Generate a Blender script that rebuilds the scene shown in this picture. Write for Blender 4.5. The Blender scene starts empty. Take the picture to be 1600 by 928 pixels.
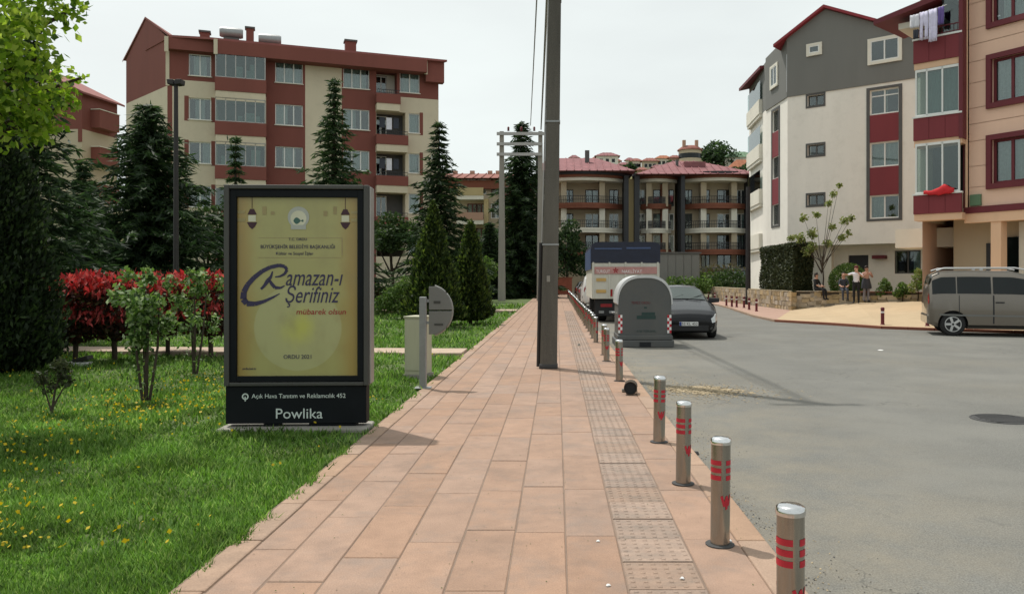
import bpy, bmesh, math, random
import numpy as np
from mathutils import Vector, Matrix
from math import radians as R, sin, cos, pi
random.seed(7); rng = np.random.default_rng(7)
sc = bpy.context.scene
# ---------------------------------------------------------------- camera, sky, sun, exposure
HC, FP, VX, VY = 1.6, 1250.0, 870.0, 436.0      # eye height; focal length and vanishing point in photo pixels
cam = bpy.data.objects.new('camera', bpy.data.cameras.new('camera')); sc.collection.objects.link(cam)
cam.location = (0, 0, HC); cam.rotation_euler = (R(90), 0, 0)
cam.data.sensor_width = 36; cam.data.lens = 36*FP/1600
cam.data.shift_x = (800-VX)/1600; cam.data.shift_y = (VY-464)/1600
cam.data.clip_start = .05; cam.data.clip_end = 3000
sc.camera = cam
SUN = Vector((-.70, .72, 2.15)).normalized()
w = bpy.data.worlds.new('World'); sc.world = w; w.use_nodes = True
nt = w.node_tree; N = nt.nodes; bg = N['Background']
sky = N.new('ShaderNodeTexSky'); sky.sky_type = 'NISHITA'; sky.sun_disc = False
sky.sun_elevation = math.asin(SUN.z); sky.sun_rotation = math.atan2(SUN.x, SUN.y)
sky.dust_density = 6; sky.air_density = 1.0; sky.ozone_density = 1.0
hs = N.new('ShaderNodeHueSaturation'); hs.inputs['Saturation'].default_value = .22
mx = N.new('ShaderNodeMix'); mx.data_type = 'RGBA'; mx.inputs[0].default_value = .62   # thin white cloud over the blue
mx.inputs[7].default_value = (7.9, 8.5, 8.35, 1)
tc = N.new('ShaderNodeTexCoord'); mp = N.new('ShaderNodeMapping'); mp.inputs['Scale'].default_value = (1, 1, 3.5)
no = N.new('ShaderNodeTexNoise'); no.inputs['Scale'].default_value = 1.6; no.inputs['Detail'].default_value = 5
mr = N.new('ShaderNodeMapRange'); mr.inputs[1].default_value = .3; mr.inputs[2].default_value = .7; mr.inputs[3].default_value = .5; mr.inputs[4].default_value = .85
L = nt.links.new
L(tc.outputs['Generated'], mp.inputs[0]); L(mp.outputs[0], no.inputs['Vector']); L(no.outputs[0], mr.inputs[0]); L(mr.outputs[0], mx.inputs[0])
L(sky.outputs[0], hs.inputs['Color']); L(hs.outputs[0], mx.inputs[6]); L(mx.outputs[2], bg.inputs[0])
bg.inputs[1].default_value = .122
sl = bpy.data.lights.new('sun', 'SUN'); sl.energy = 3.5; sl.angle = R(.9); sl.color = (1, .95, .87)
so = bpy.data.objects.new('sun', sl); sc.collection.objects.link(so); so.location = (-20, 20, 60)
so.rotation_euler = SUN.to_track_quat('Z', 'Y').to_euler()
sc.view_settings.view_transform = 'Standard'; sc.view_settings.look = 'None'
sc.view_settings.exposure = 0; sc.view_settings.gamma = 1
sc.render.engine = 'CYCLES'; sc.cycles.max_bounces = 6; sc.cycles.transparent_max_bounces = 12
# ---------------------------------------------------------------- helpers
def s2l(*c): return tuple(((v/255+.055)/1.055)**2.4 if v > 10 else v/255/12.92 for v in c)
def P(px, py, Y): return Vector(((px-VX)/FP*Y, Y, HC-(py-VY)/FP*Y))
LOC = {}
def wloc(o): return LOC.get(o.name, Vector((0, 0, 0))) if o else Vector((0, 0, 0))
def setp(o, label=None, cat=None, group=None, kind=None):
    if label: o['label'] = label
    if cat: o['category'] = cat
    if group: o['group'] = group
    if kind: o['kind'] = kind
    return o
def thing(name, loc, label, cat, group=None):
    o = bpy.data.objects.new(name, None); sc.collection.objects.link(o)
    o.empty_display_size = .2; o.location = loc; LOC[o.name] = Vector(loc)
    return setp(o, label, cat, group)
def link(name, me, parent=None, loc=None):
    o = bpy.data.objects.new(name, me); sc.collection.objects.link(o)
    if parent:
        o.parent = parent
        if loc is not None: o.location = Vector(loc)-wloc(parent)
        LOC[o.name] = wloc(parent) if loc is None else Vector(loc)
    else:
        if loc is not None: o.location = loc
        LOC[o.name] = Vector(loc) if loc is not None else Vector((0, 0, 0))
    return o
def copy_tree(o, parent=None):
    c = o.copy(); sc.collection.objects.link(c)
    if parent: c.parent = parent
    for ch in [k for k in o.children]: copy_tree(ch, c)
    return c
class MB:
    def __init__(s, M=None): s.v = []; s.f = []; s.m = []; s.M = M
    def add(s, vs, fs, m=0):
        n = len(s.v)
        s.v += [(s.M @ Vector(p)) if s.M else Vector(p) for p in vs]
        s.f += [[i+n for i in f] for f in fs]; s.m += [m]*len(fs); return s
    def box(s, x0, x1, y0, y1, z0, z1, m=0):
        return s.add([(x, y, z) for z in (z0, z1) for y in (y0, y1) for x in (x0, x1)],
                     [(0,2,3,1),(4,5,7,6),(0,1,5,4),(2,6,7,3),(0,4,6,2),(1,3,7,5)], m)
    def quad(s, a, b, c, d, m=0): return s.add([a, b, c, d], [(0,1,2,3)], m)
    def prism(s, poly, z0, z1, m=0, mt=None):
        n = len(poly); vs = [(x, y, z0) for x, y in poly]+[(x, y, z1) for x, y in poly]
        s.add(vs, [(i, (i+1) % n, n+(i+1) % n, n+i) for i in range(n)], m)
        k = len(s.v)-2*n
        s.f += [[k+i for i in range(n)][::-1], [k+n+i for i in range(n)]]; s.m += [m, m if mt is None else mt]; return s
    def extr(s, poly, vec, m=0):            # planar 3-D outline swept by vec
        n = len(poly); vec = Vector(vec); vs = [Vector(p) for p in poly]; vs = vs+[p+vec for p in vs]
        return s.add(vs, [(i, (i+1) % n, n+(i+1) % n, n+i) for i in range(n)]+[list(range(n))[::-1], list(range(n, 2*n))], m)
    def tube(s, pts, rad, n=8, m=0):
        pts = [Vector(p) for p in pts]
        if not hasattr(rad, '__len__'): rad = [rad]*len(pts)
        vs = []
        for i, p in enumerate(pts):
            d = (pts[min(i+1, len(pts)-1)]-pts[max(i-1, 0)]).normalized()
            a = d.orthogonal().normalized() if abs(d.z) < .9 else Vector((1, 0, 0))
            a = (a-d*a.dot(d)).normalized(); b = d.cross(a)
            vs += [p+(a*cos(2*pi*j/n)+b*sin(2*pi*j/n))*rad[i] for j in range(n)]
        fs = [(i*n+j, i*n+(j+1) % n, (i+1)*n+(j+1) % n, (i+1)*n+j) for i in range(len(pts)-1) for j in range(n)]
        fs += [list(range(n))[::-1], [(len(pts)-1)*n+j for j in range(n)]]
        return s.add(vs, fs, m)
    def lathe(s, prof, n=16, c=(0, 0, 0), m=0, ax='z'):
        vs = []
        for r, z in prof:
            for j in range(n):
                a = 2*pi*j/n; p = (r*cos(a), r*sin(a), z)
                if ax == 'x': p = (z, r*cos(a), r*sin(a))
                vs.append(Vector(p)+Vector(c))
        fs = [(i*n+j, i*n+(j+1) % n, (i+1)*n+(j+1) % n, (i+1)*n+j) for i in range(len(prof)-1) for j in range(n)]
        fs += [list(range(n))[::-1], [(len(prof)-1)*n+j for j in range(n)]]
        return s.add(vs, fs, m)
    def mesh(s, name, mats, off=Vector((0, 0, 0)), smooth=False):
        me = bpy.data.meshes.new(name); me.from_pydata([tuple(p-off) for p in s.v], [], s.f)
        for mt in (mats if isinstance(mats, (list, tuple)) else [mats]): me.materials.append(MT[mt])
        me.polygons.foreach_set('material_index', s.m)
        bm = bmesh.new(); bm.from_mesh(me); bmesh.ops.recalc_face_normals(bm, faces=bm.faces); bm.to_mesh(me); bm.free()
        if smooth:
            me.polygons.foreach_set('use_smooth', [True]*len(me.polygons))
            me.set_sharp_from_angle(angle=R(smooth if smooth > 1 else 40))
        me.update(); return me
    def build(s, name, mats, parent=None, smooth=False, bevel=0, kind=None, label=None):
        o = link(name, s.mesh(name, mats, wloc(parent), smooth), parent)
        if bevel:
            b = o.modifiers.new('bevel', 'BEVEL'); b.width = bevel; b.segments = 2; b.limit_method = 'ANGLE'; b.angle_limit = R(40)
        if kind: o['kind'] = kind
        if label: o['label'] = label
        return o
def Fr(x, y, ang, z=0): return Matrix.Translation((x, y, z)) @ Matrix.Rotation(ang, 4, 'Z')
# ---------------------------------------------------------------- materials
MT = {}
def mat(name, col, rough=.8, metal=0, var=.12, scale=1.5, bump=.15, bscale=60, orand=0, col2=None, streak=0, spec=.4, coat=0, fine=0, c2pos=(.45, .7)):
    m = bpy.data.materials.new(name); m.use_nodes = True; t = m.node_tree; n = t.nodes; l = t.links.new
    b = n['Principled BSDF']; b.inputs['Roughness'].default_value = rough; b.inputs['Metallic'].default_value = metal
    b.inputs['Specular IOR Level'].default_value = spec
    if coat: b.inputs['Coat Weight'].default_value = coat; b.inputs['Coat Roughness'].default_value = .04
    g = n.new('ShaderNodeNewGeometry'); pos = g.outputs['Position']
    if orand:
        tcn = n.new('ShaderNodeTexCoord'); pos = tcn.outputs['Object']
    if streak:
        mpn = n.new('ShaderNodeMapping'); mpn.inputs['Scale'].default_value = (1, 1, .15); l(pos, mpn.inputs[0]); pos2 = mpn.outputs[0]
    else: pos2 = pos
    nz = n.new('ShaderNodeTexNoise'); nz.inputs['Scale'].default_value = scale; nz.inputs['Detail'].default_value = 6; nz.inputs['Roughness'].default_value = .65
    l(pos2, nz.inputs['Vector'])
    rp = n.new('ShaderNodeValToRGB'); e = rp.color_ramp.elements
    e[0].position = .3; e[1].position = .7
    e[0].color = tuple(c*(1-var) for c in col)+(1,); e[1].color = tuple(min(1, c*(1+var)) for c in col)+(1,)
    l(nz.outputs[0], rp.inputs[0]); out = rp.outputs[0]
    if col2:
        n2 = n.new('ShaderNodeTexNoise'); n2.inputs['Scale'].default_value = scale*.35; n2.inputs['Detail'].default_value = 8; n2.inputs['Roughness'].default_value = .7
        l(pos2, n2.inputs['Vector'])
        m2 = n.new('ShaderNodeMapRange'); m2.inputs[1].default_value = c2pos[0]; m2.inputs[2].default_value = c2pos[1]; l(n2.outputs[0], m2.inputs[0])
        mxn = n.new('ShaderNodeMix'); mxn.data_type = 'RGBA'; l(m2.outputs[0], mxn.inputs[0]); l(out, mxn.inputs[6]); mxn.inputs[7].default_value = tuple(col2)+(1,)
        out = mxn.outputs[2]
    if fine:
        n3 = n.new('ShaderNodeTexNoise'); n3.inputs['Scale'].default_value = bscale*1.3; n3.inputs['Detail'].default_value = 3
        l(pos, n3.inputs['Vector'])
        m3 = n.new('ShaderNodeMapRange'); m3.inputs[1].default_value = .3; m3.inputs[2].default_value = .7; m3.inputs[3].default_value = 1-fine; m3.inputs[4].default_value = 1+fine; l(n3.outputs[0], m3.inputs[0])
        v3 = n.new('ShaderNodeVectorMath'); v3.operation = 'SCALE'; l(out, v3.inputs[0]); l(m3.outputs[0], v3.inputs['Scale']); out = v3.outputs[0]
    if orand:
        oi = n.new('ShaderNodeObjectInfo'); h = n.new('ShaderNodeHueSaturation')
        m4 = n.new('ShaderNodeMapRange'); m4.inputs[3].default_value = 1-orand; m4.inputs[4].default_value = 1+orand; l(oi.outputs['Random'], m4.inputs[0]); l(m4.outputs[0], h.inputs['Value'])
        m5 = n.new('ShaderNodeMath'); m5.operation = 'MULTIPLY'; m5.inputs[1].default_value = 7.31; l(oi.outputs['Random'], m5.inputs[0])
        m6 = n.new('ShaderNodeMath'); m6.operation = 'FRACT'; l(m5.outputs[0], m6.inputs[0])
        m7 = n.new('ShaderNodeMapRange'); m7.inputs[3].default_value = 1-orand*1.5; m7.inputs[4].default_value = 1+orand; l(m6.outputs[0], m7.inputs[0]); l(m7.outputs[0], h.inputs['Saturation'])
        ad = n.new('ShaderNodeVectorMath'); ad.operation = 'MULTIPLY_ADD'; ad.inputs[1].default_value = (37, 91, 53)
        cb = n.new('ShaderNodeCombineXYZ'); [l(oi.outputs['Random'], cb.inputs[i]) for i in range(3)]
        l(cb.outputs[0], ad.inputs[0]); l(pos, ad.inputs[2]); l(ad.outputs[0], nz.inputs['Vector'])
        if col2: l(ad.outputs[0], n2.inputs['Vector'])
        l(out, h.inputs['Color']); out = h.outputs[0]
    l(out, b.inputs['Base Color'])
    if bump:
        nb = n.new('ShaderNodeTexNoise'); nb.inputs['Scale'].default_value = bscale; nb.inputs['Detail'].default_value = 4; l(pos, nb.inputs['Vector'])
        bp = n.new('ShaderNodeBump'); bp.inputs['Strength'].default_value = bump; bp.inputs['Distance'].default_value = .01
        l(nb.outputs[0], bp.inputs['Height']); l(bp.outputs[0], b.inputs['Normal'])
    MT[name] = m; return m
def leafmat(name, cols, trans=.3, rough=.6, patch=0):
    m = bpy.data.materials.new(name); m.use_nodes = True; t = m.node_tree; n = t.nodes; l = t.links.new
    b = n['Principled BSDF']; b.inputs['Roughness'].default_value = rough; b.inputs['Specular IOR Level'].default_value = .25
    g = n.new('ShaderNodeNewGeometry'); rp = n.new('ShaderNodeValToRGB'); e = rp.color_ramp.elements
    while len(e) < len(cols): e.new(.5)
    for i, c in enumerate(cols): e[i].position = i/(len(cols)-1); e[i].color = tuple(c)+(1,)
    l(g.outputs['Random Per Island'], rp.inputs[0]); colr = rp.outputs[0]
    if patch:                                     # lusher and drier patches of the sward
        nz = n.new('ShaderNodeTexNoise'); nz.inputs['Scale'].default_value = 1.1; nz.inputs['Detail'].default_value = 5; nz.inputs['Roughness'].default_value = .7; l(g.outputs['Position'], nz.inputs['Vector'])
        q = n.new('ShaderNodeMapRange'); q.inputs[1].default_value = .36; q.inputs[2].default_value = .64; q.inputs[3].default_value = 1-patch; q.inputs[4].default_value = 1+patch; l(nz.outputs[0], q.inputs[0])
        sc_ = n.new('ShaderNodeVectorMath'); sc_.operation = 'SCALE'; l(colr, sc_.inputs[0]); l(q.outputs[0], sc_.inputs['Scale']); colr = sc_.outputs[0]
    l(colr, b.inputs['Base Color'])
    tr = n.new('ShaderNodeBsdfTranslucent'); h = n.new('ShaderNodeHueSaturation'); h.inputs['Value'].default_value = 1.5; h.inputs['Saturation'].default_value = 1.1
    l(colr, h.inputs['Color']); l(h.outputs[0], tr.inputs[0])
    mxs = n.new('ShaderNodeMixShader'); mxs.inputs[0].default_value = trans
    l(b.outputs[0], mxs.inputs[1]); l(tr.outputs[0], mxs.inputs[2]); l(mxs.outputs[0], n['Material Output'].inputs[0])
    MT[name] = m
def glassmat(name, tint, gl=.18):
    m = bpy.data.materials.new(name); m.use_nodes = True; t = m.node_tree; n = t.nodes; l = t.links.new
    n.remove(n['Principled BSDF'])
    a = n.new('ShaderNodeBsdfTransparent'); a.inputs[0].default_value = tuple(tint)+(1,)
    b = n.new('ShaderNodeBsdfGlossy'); b.inputs['Roughness'].default_value = .03; b.inputs[0].default_value = (.9, .95, .95, 1)
    f = n.new('ShaderNodeFresnel'); f.inputs[0].default_value = 1.5; ad = n.new('ShaderNodeMath'); ad.inputs[1].default_value = gl; l(f.outputs[0], ad.inputs[0])
    nb = n.new('ShaderNodeTexNoise'); nb.inputs['Scale'].default_value = .8; bp = n.new('ShaderNodeBump'); bp.inputs['Strength'].default_value = .05
    g = n.new('ShaderNodeNewGeometry'); l(g.outputs['Position'], nb.inputs['Vector']); l(nb.outputs[0], bp.inputs['Height']); l(bp.outputs[0], b.inputs['Normal'])
    x = n.new('ShaderNodeMixShader'); l(ad.outputs[0], x.inputs[0]); l(a.outputs[0], x.inputs[1]); l(b.outputs[0], x.inputs[2]); l(x.outputs[0], n['Material Output'].inputs[0])
    MT[name] = m
mat('slab', (.308, .200, .142), .85, var=.12, scale=5, bump=.35, bscale=90, orand=.065, col2=(.235, .178, .145), fine=.12, c2pos=(.5, .75))
mat('joint', (.20, .145, .11), .95)
mat('tactile', (.30, .215, .165), .85, var=.14, scale=8, bump=.3, orand=.09, col2=(.20, .16, .13), fine=.15, c2pos=(.45, .7))
mat('kerb', (.32, .215, .15), .85, var=.12, scale=4, bump=.3, bscale=70, orand=.07, fine=.12)
mat('asphalt', (.142, .141, .128), .9, var=.13, scale=.55, bump=.6, bscale=75, col2=(.168, .158, .132), fine=.38, c2pos=(.5, .75))
def asphalt_wear():
    m = MT['asphalt']; t = m.node_tree; n = t.nodes; l = t.links.new; b = n['Principled BSDF']; src = b.inputs['Base Color'].links[0].from_socket
    g = n.new('ShaderNodeNewGeometry'); sp = n.new('ShaderNodeSeparateXYZ'); l(g.outputs['Position'], sp.inputs[0])
    def mr(v, a, c, lo=0, hi=1): q = n.new('ShaderNodeMapRange'); l(v, q.inputs[0]); q.inputs[1].default_value = a; q.inputs[2].default_value = c; q.inputs[3].default_value = lo; q.inputs[4].default_value = hi; return q.outputs[0]
    def noise(s_, d=6, mp=None):
        q = n.new('ShaderNodeTexNoise'); q.inputs['Scale'].default_value = s_; q.inputs['Detail'].default_value = d; q.inputs['Roughness'].default_value = .7
        if mp: k = n.new('ShaderNodeMapping'); k.inputs['Scale'].default_value = mp; l(g.outputs['Position'], k.inputs[0]); l(k.outputs[0], q.inputs['Vector'])
        else: l(g.outputs['Position'], q.inputs['Vector'])
        return q.outputs[0]
    def mul(a, c): q = n.new('ShaderNodeMath'); q.operation = 'MULTIPLY'; l(a, q.inputs[0]); (l(c, q.inputs[1]) if hasattr(c, 'links') else setattr(q.inputs[1], 'default_value', c)); return q.outputs[0]
    def mix(f, a, c): q = n.new('ShaderNodeMix'); q.data_type = 'RGBA'; l(f, q.inputs[0]); l(a, q.inputs[6]); q.inputs[7].default_value = (*c, 1); return q.outputs[2]
    dust = mul(mr(sp.outputs[0], 4.2, 1.3), mr(noise(1.3), .36, .66)); out = mix(mul(dust, .6), src, (.25, .215, .155))
    out = mix(mr(noise(1.0, 5, (.9, .10, 1)), .56, .72, 0, .45), out, (.115, .115, .104))
    out = mix(mr(noise(2.2, 8), .60, .70, 0, .5), out, (.09, .088, .08))
    out = mix(mr(noise(.35, 3), .52, .60, 0, .35), out, (.19, .186, .165))
    v = n.new('ShaderNodeTexVoronoi'); v.feature = 'DISTANCE_TO_EDGE'; v.inputs['Scale'].default_value = .33; wp = n.new('ShaderNodeVectorMath'); wp.operation = 'MULTIPLY_ADD'; nz2 = n.new('ShaderNodeTexNoise'); nz2.inputs['Scale'].default_value = 1.7; nz2.inputs['Detail'].default_value = 6
    l(g.outputs['Position'], nz2.inputs['Vector']); wp.inputs[1].default_value = (1.3, 1.3, 1.3); l(nz2.outputs[1], wp.inputs[0]); l(g.outputs['Position'], wp.inputs[2]); l(wp.outputs[0], v.inputs['Vector'])
    out = mix(mul(mr(v.outputs['Distance'], .006, .0, 0, .55), mr(noise(.25, 2), .48, .55)), out, (.06, .06, .055))
    l(out, b.inputs['Base Color'])
asphalt_wear()
def grime(name, c, amt=.5):                       # trodden dirt and stains running across the slabs
    t = MT[name].node_tree; n = t.nodes; l = t.links.new; b = n['Principled BSDF']; src = b.inputs['Base Color'].links[0].from_socket; g = n.new('ShaderNodeNewGeometry')
    for sc_, lo, hi, k in ((1.4, .5, .74, amt), (9, .60, .70, amt*.7), (38, .64, .72, amt)):
        q = n.new('ShaderNodeTexNoise'); q.inputs['Scale'].default_value = sc_; q.inputs['Detail'].default_value = 6; q.inputs['Roughness'].default_value = .72; l(g.outputs['Position'], q.inputs['Vector'])
        r = n.new('ShaderNodeMapRange'); r.inputs[1].default_value = lo; r.inputs[2].default_value = hi; r.inputs[4].default_value = k; l(q.outputs[0], r.inputs[0])
        m = n.new('ShaderNodeMix'); m.data_type = 'RGBA'; l(r.outputs[0], m.inputs[0]); l(src, m.inputs[6]); m.inputs[7].default_value = (*c, 1); src = m.outputs[2]
    l(src, b.inputs['Base Color'])
mat('asphalt_dark', (.06, .06, .06), .9, bump=.5, bscale=90, fine=.2)
mat('sand', (.33, .265, .17), .95, var=.2, scale=6, fine=.2)
mat('soil', (.075, .10, .03), .95, var=.3, scale=2, col2=(.07, .13, .03), fine=.2)
mat('earth', (.16, .14, .09), .95, var=.25, scale=.05, col2=(.07, .10, .03))
mat('park_path', (.40, .31, .235), .9, var=.12, scale=2, fine=.1)
mat('apron', (.41, .315, .20), .9, var=.1, scale=.6, fine=.1, bump=.3)
mat('pink_paving', (.35, .23, .18), .9, var=.12, scale=1.5, fine=.1)
mat('steel', (.34, .32, .285), .22, metal=.95, var=.22, scale=9, bump=.05, streak=1)
mat('steel_dull', (.30, .31, .31), .5, metal=.6, var=.1, scale=6)
mat('red_tape', (.42, .015, .03), .5, var=.12, scale=20, bump=.05)
mat('white_tape', (.75, .75, .73), .5, var=.05)
mat('concrete', (.088, .082, .070), .9, var=.3, scale=2.5, bump=.5, bscale=50, streak=1, col2=(.14, .128, .108), fine=.12)
mat('concrete_pale', (.27, .255, .225), .9, var=.15, scale=2, bump=.4, streak=1)
mat('cable', (.05, .05, .06), .6, bump=0)
mat('dark_pole', (.025, .022, .022), .6, var=.2)
mat('black_panel', (.006, .008, .010), .6, var=.2, scale=3, bump=.03, spec=.15)
mat('alu_dark', (.065, .065, .06), .5, metal=.3, var=.1)
mat('alu', (.36, .35, .33), .45, metal=.7, var=.1)
mat('poster_edge', (.30, .25, .12), .6, var=.2, scale=2, bump=0)
mat('poster_ink', (.035, .03, .075), .6, var=.1, bump=0)
mat('poster_brown', (.05, .02, .03), .6, var=.1, bump=0)
mat('poster_red', (.30, .02, .025), .6, var=.1, bump=0)
mat('poster_cream', (.55, .55, .42), .6, var=.1, bump=0)
mat('poster_grey', (.38, .40, .36), .6, var=.06, scale=20, bump=0)
mat('poster_green', (.05, .12, .10), .6, var=.1, bump=0)
mat('letter_white', (.55, .62, .58), .6, var=.05, bump=0)
mat('cabinet', (.42, .41, .30), .7, var=.1, scale=4, streak=1)
mat('brick', (.26, .075, .045), .9, var=.2, scale=2)
mat('bark', (.055, .042, .03), .95, var=.3, scale=12, bump=.6, bscale=40)
mat('stone', (.38, .30, .19), .9, var=.2, scale=3, bump=.5, bscale=25, orand=.25, col2=(.24, .2, .14), fine=.1)
mat('mortar', (.16, .13, .10), .95, var=.2)
# buildings
mat('cream', (.60, .53, .40), .9, var=.05, scale=.5, bump=.1, streak=1, col2=(.53, .475, .355))
mat('brick_red', (.19, .062, .048), .85, var=.08, scale=.6, bump=.1, streak=1)
mat('roof_red', (.24, .085, .075), .8, var=.15, scale=1.5)
mat('white_wall', (.82, .785, .715), .9, var=.04, scale=.5, bump=.1, streak=1, col2=(.75, .72, .655), fine=.03)
mat('grey_wall', (.172, .174, .163), .9, var=.05, scale=.8, bump=.1, streak=1)
mat('crimson', (.19, .03, .037), .7, var=.08, scale=1, bump=.05, streak=1)
mat('crimson_roof', (.25, .03, .04), .7, var=.12, scale=2)
mat('frame_grey', (.09, .088, .085), .6)
mat('peach', (.76, .515, .385), .85, var=.05, scale=.8, bump=.12, bscale=80, streak=1, fine=.04)
mat('peach_beam', (.70, .46, .30), .85, var=.06, scale=1, streak=1)
mat('maroon', (.13, .018, .025), .6, var=.1, scale=2)
mat('white_pvc', (.72, .73, .70), .45, var=.04, bump=0)
mat('curtain', (.62, .66, .63), .9, var=.12, scale=9, bump=0)
mat('interior_shade', (.02, .022, .024), .9, bump=0)  # near-black tone that puts the shade of unlit interiors into the colour
mat('beige', (.47, .40, .29), .9, var=.06, scale=.4, streak=1)
mat('yellowish', (.45, .36, .19), .9, var=.06, scale=.4, streak=1)
mat('pinkish', (.42, .26, .19), .9, var=.06, scale=.4, streak=1)
mat('rust', (.20, .07, .04), .8, var=.1, scale=.5)
mat('dark_trim', (.028, .03, .035), .6, var=.1)
mat('off_white', (.70, .67, .58), .8, var=.06, scale=.6)
mat('tile_pink', (.215, .085, .09), .8, var=.25, scale=1.2, bump=.5, bscale=4)
mat('tile_brown', (.24, .09, .07), .85, var=.25, scale=1, bump=.4, bscale=4)
mat('tile_orange', (.32, .12, .06), .85, var=.2, scale=1)
mat('green_roof', (.11, .19, .11), .7, var=.1, scale=.5)
mat('hill_grass', (.16, .15, .06), .95, var=.3, scale=.08, col2=(.07, .10, .03))
mat('grey_metal', (.17, .17, .16), .6, var=.06, scale=1, streak=1)
# vehicles
mat('black_paint', (.006, .0065, .008), .25, coat=.3, var=.05, bump=0, spec=.2)
mat('grey_paint', (.165, .143, .116), .30, metal=.45, coat=.8, var=.04, bump=0)
mat('white_paint', (.7, .7, .68), .35, coat=.4, var=.04, bump=0)
mat('tyre', (.02, .02, .02), .85, var=.2, scale=20)
mat('rim', (.50, .50, .49), .35, metal=.15, bump=0)
mat('black_plastic', (.015, .015, .016), .55, bump=.05)
mat('chrome', (.7, .7, .7), .15, metal=1, bump=0)
mat('lamp_clear', (.62, .64, .64), .12, coat=1, var=.2, scale=30, bump=0)
mat('lamp_red', (.30, .01, .012), .2, coat=1, bump=0)
mat('car_glass', (.006, .009, .009), .05, spec=.35, bump=0)
mat('screen_glass', (.03, .045, .038), .06, spec=.55, coat=.35, bump=0)
mat('tarp', (.012, .016, .035), .42, var=.25, scale=3, bump=.4, bscale=6)
mat('tarp_side', (.05, .08, .17), .5, var=.15, scale=2, bump=.4, bscale=6)
mat('tailgate', (.56, .55, .48), .6, var=.1, scale=3, streak=1)
mat('band_pink', (.46, .24, .22), .6, var=.12, scale=4)
mat('reflector', (.55, .36, .12), .5, var=.1)
mat('plate_blue', (.02, .05, .25), .5, bump=0)
mat('bin_grey', (.088, .092, .09), .55, var=.08, scale=2, bump=.08, streak=1)
mat('pale_metal', (.55, .56, .56), .4, metal=.3, bump=.05)  # pale tone: sunlight painted on the container lid, bare metal on roof rails
mat('bin_green', (.025, .055, .05), .7, bump=0)
# people and cloth
mat('skin', (.42, .24, .17), .6, bump=0)
mat('hair_dark', (.02, .013, .012), .6)
mat('hair_red', (.11, .02, .02), .6)
mat('cloth_black', (.012, .013, .015), .9)
mat('cloth_white', (.68, .68, .74), .9, var=.1, scale=6)
mat('cloth_peach', (.48, .30, .25), .9)
mat('cloth_grey', (.22, .21, .24), .9)
mat('cloth_slate', (.045, .05, .065), .9)
mat('cloth_lilac', (.66, .63, .80), .9, var=.12, scale=8)
mat('cloth_purple', (.14, .10, .30), .9, var=.1, scale=8)
mat('cloth_red', (.50, .015, .02), .8, var=.15, scale=6)
mat('paper', (.75, .75, .74), .7)
glassmat('glass', (.70, .76, .75), .06); glassmat('glass_balcony', (.60, .70, .68), .05)
# foliage
leafmat('lf_spruce', [(.017, .034, .014), (.031, .060, .022), (.07, .115, .038)], .36)
leafmat('lf_spruce_dark', [(.011, .022, .010), (.021, .042, .016), (.055, .095, .032)], .34)
leafmat('lf_cypress', [(.014, .026, .008), (.024, .044, .012), (.05, .08, .018), (.11, .15, .03)], .42)
leafmat('lf_cypress_big', [(.008, .015, .007), (.016, .030, .011), (.045, .075, .022)], .3)
leafmat('lf_bright', [(.06, .12, .018), (.15, .25, .03), (.24, .34, .05), (.34, .42, .09)], .55)
leafmat('lf_mid', [(.018, .035, .010), (.035, .065, .018), (.06, .10, .03)], .3)
leafmat('lf_shrub', [(.04, .08, .02), (.075, .13, .03), (.13, .19, .05)], .35)
leafmat('lf_variegated', [(.025, .05, .018), (.06, .12, .03), (.11, .19, .04), (.17, .26, .07), (.36, .42, .28)], .35)
leafmat('lf_maroon', [(.016, .015, .010), (.04, .018, .012), (.08, .02, .016), (.05, .07, .02)], .3)
leafmat('lf_red', [(.12, .025, .018), (.28, .03, .032), (.42, .065, .065), (.52, .13, .115)], .35)
leafmat('lf_ivy', [(.018, .026, .010), (.035, .045, .018), (.06, .07, .03)], .2)
leafmat('lf_sapling', [(.11, .16, .04), (.18, .22, .07), (.26, .28, .11)], .4)
leafmat('lf_bronze', [(.05, .045, .02), (.09, .07, .03), (.06, .08, .025)], .3)
leafmat('grass_blade', [(.035, .075, .014), (.08, .165, .026), (.13, .24, .042), (.14, .25, .07), (.27, .36, .11)], .45, .7, .42)
leafmat('flower_yellow', [(.45, .34, .02), (.6, .45, .03)], .3)
for k_ in ('slab', 'tactile', 'kerb'): grime(k_, (.15, .112, .09), .5)
grime('bin_grey', (.13, .12, .10), .35); grime('white_wall', (.55, .52, .46), .3); grime('cream', (.42, .37, .28), .3)
def text(body, size, loc, parent, m, name='lettering', shear=0, rz=0, sx=1, align='CENTER', ex=.0015, kind=None):
    c = bpy.data.curves.new(name, 'FONT'); c.body = body; c.size = size; c.align_x = align; c.shear = shear; c.extrude = ex; c.resolution_u = 3
    t = bpy.data.objects.new('text_source', c); me = bpy.data.meshes.new_from_object(t); bpy.data.objects.remove(t); bpy.data.curves.remove(c)
    me.materials.clear(); me.materials.append(MT[m]); o = link(name, me, parent, loc); o.rotation_euler = (R(90), 0, rz); o.scale = (sx, 1, 1)
    return o
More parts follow.
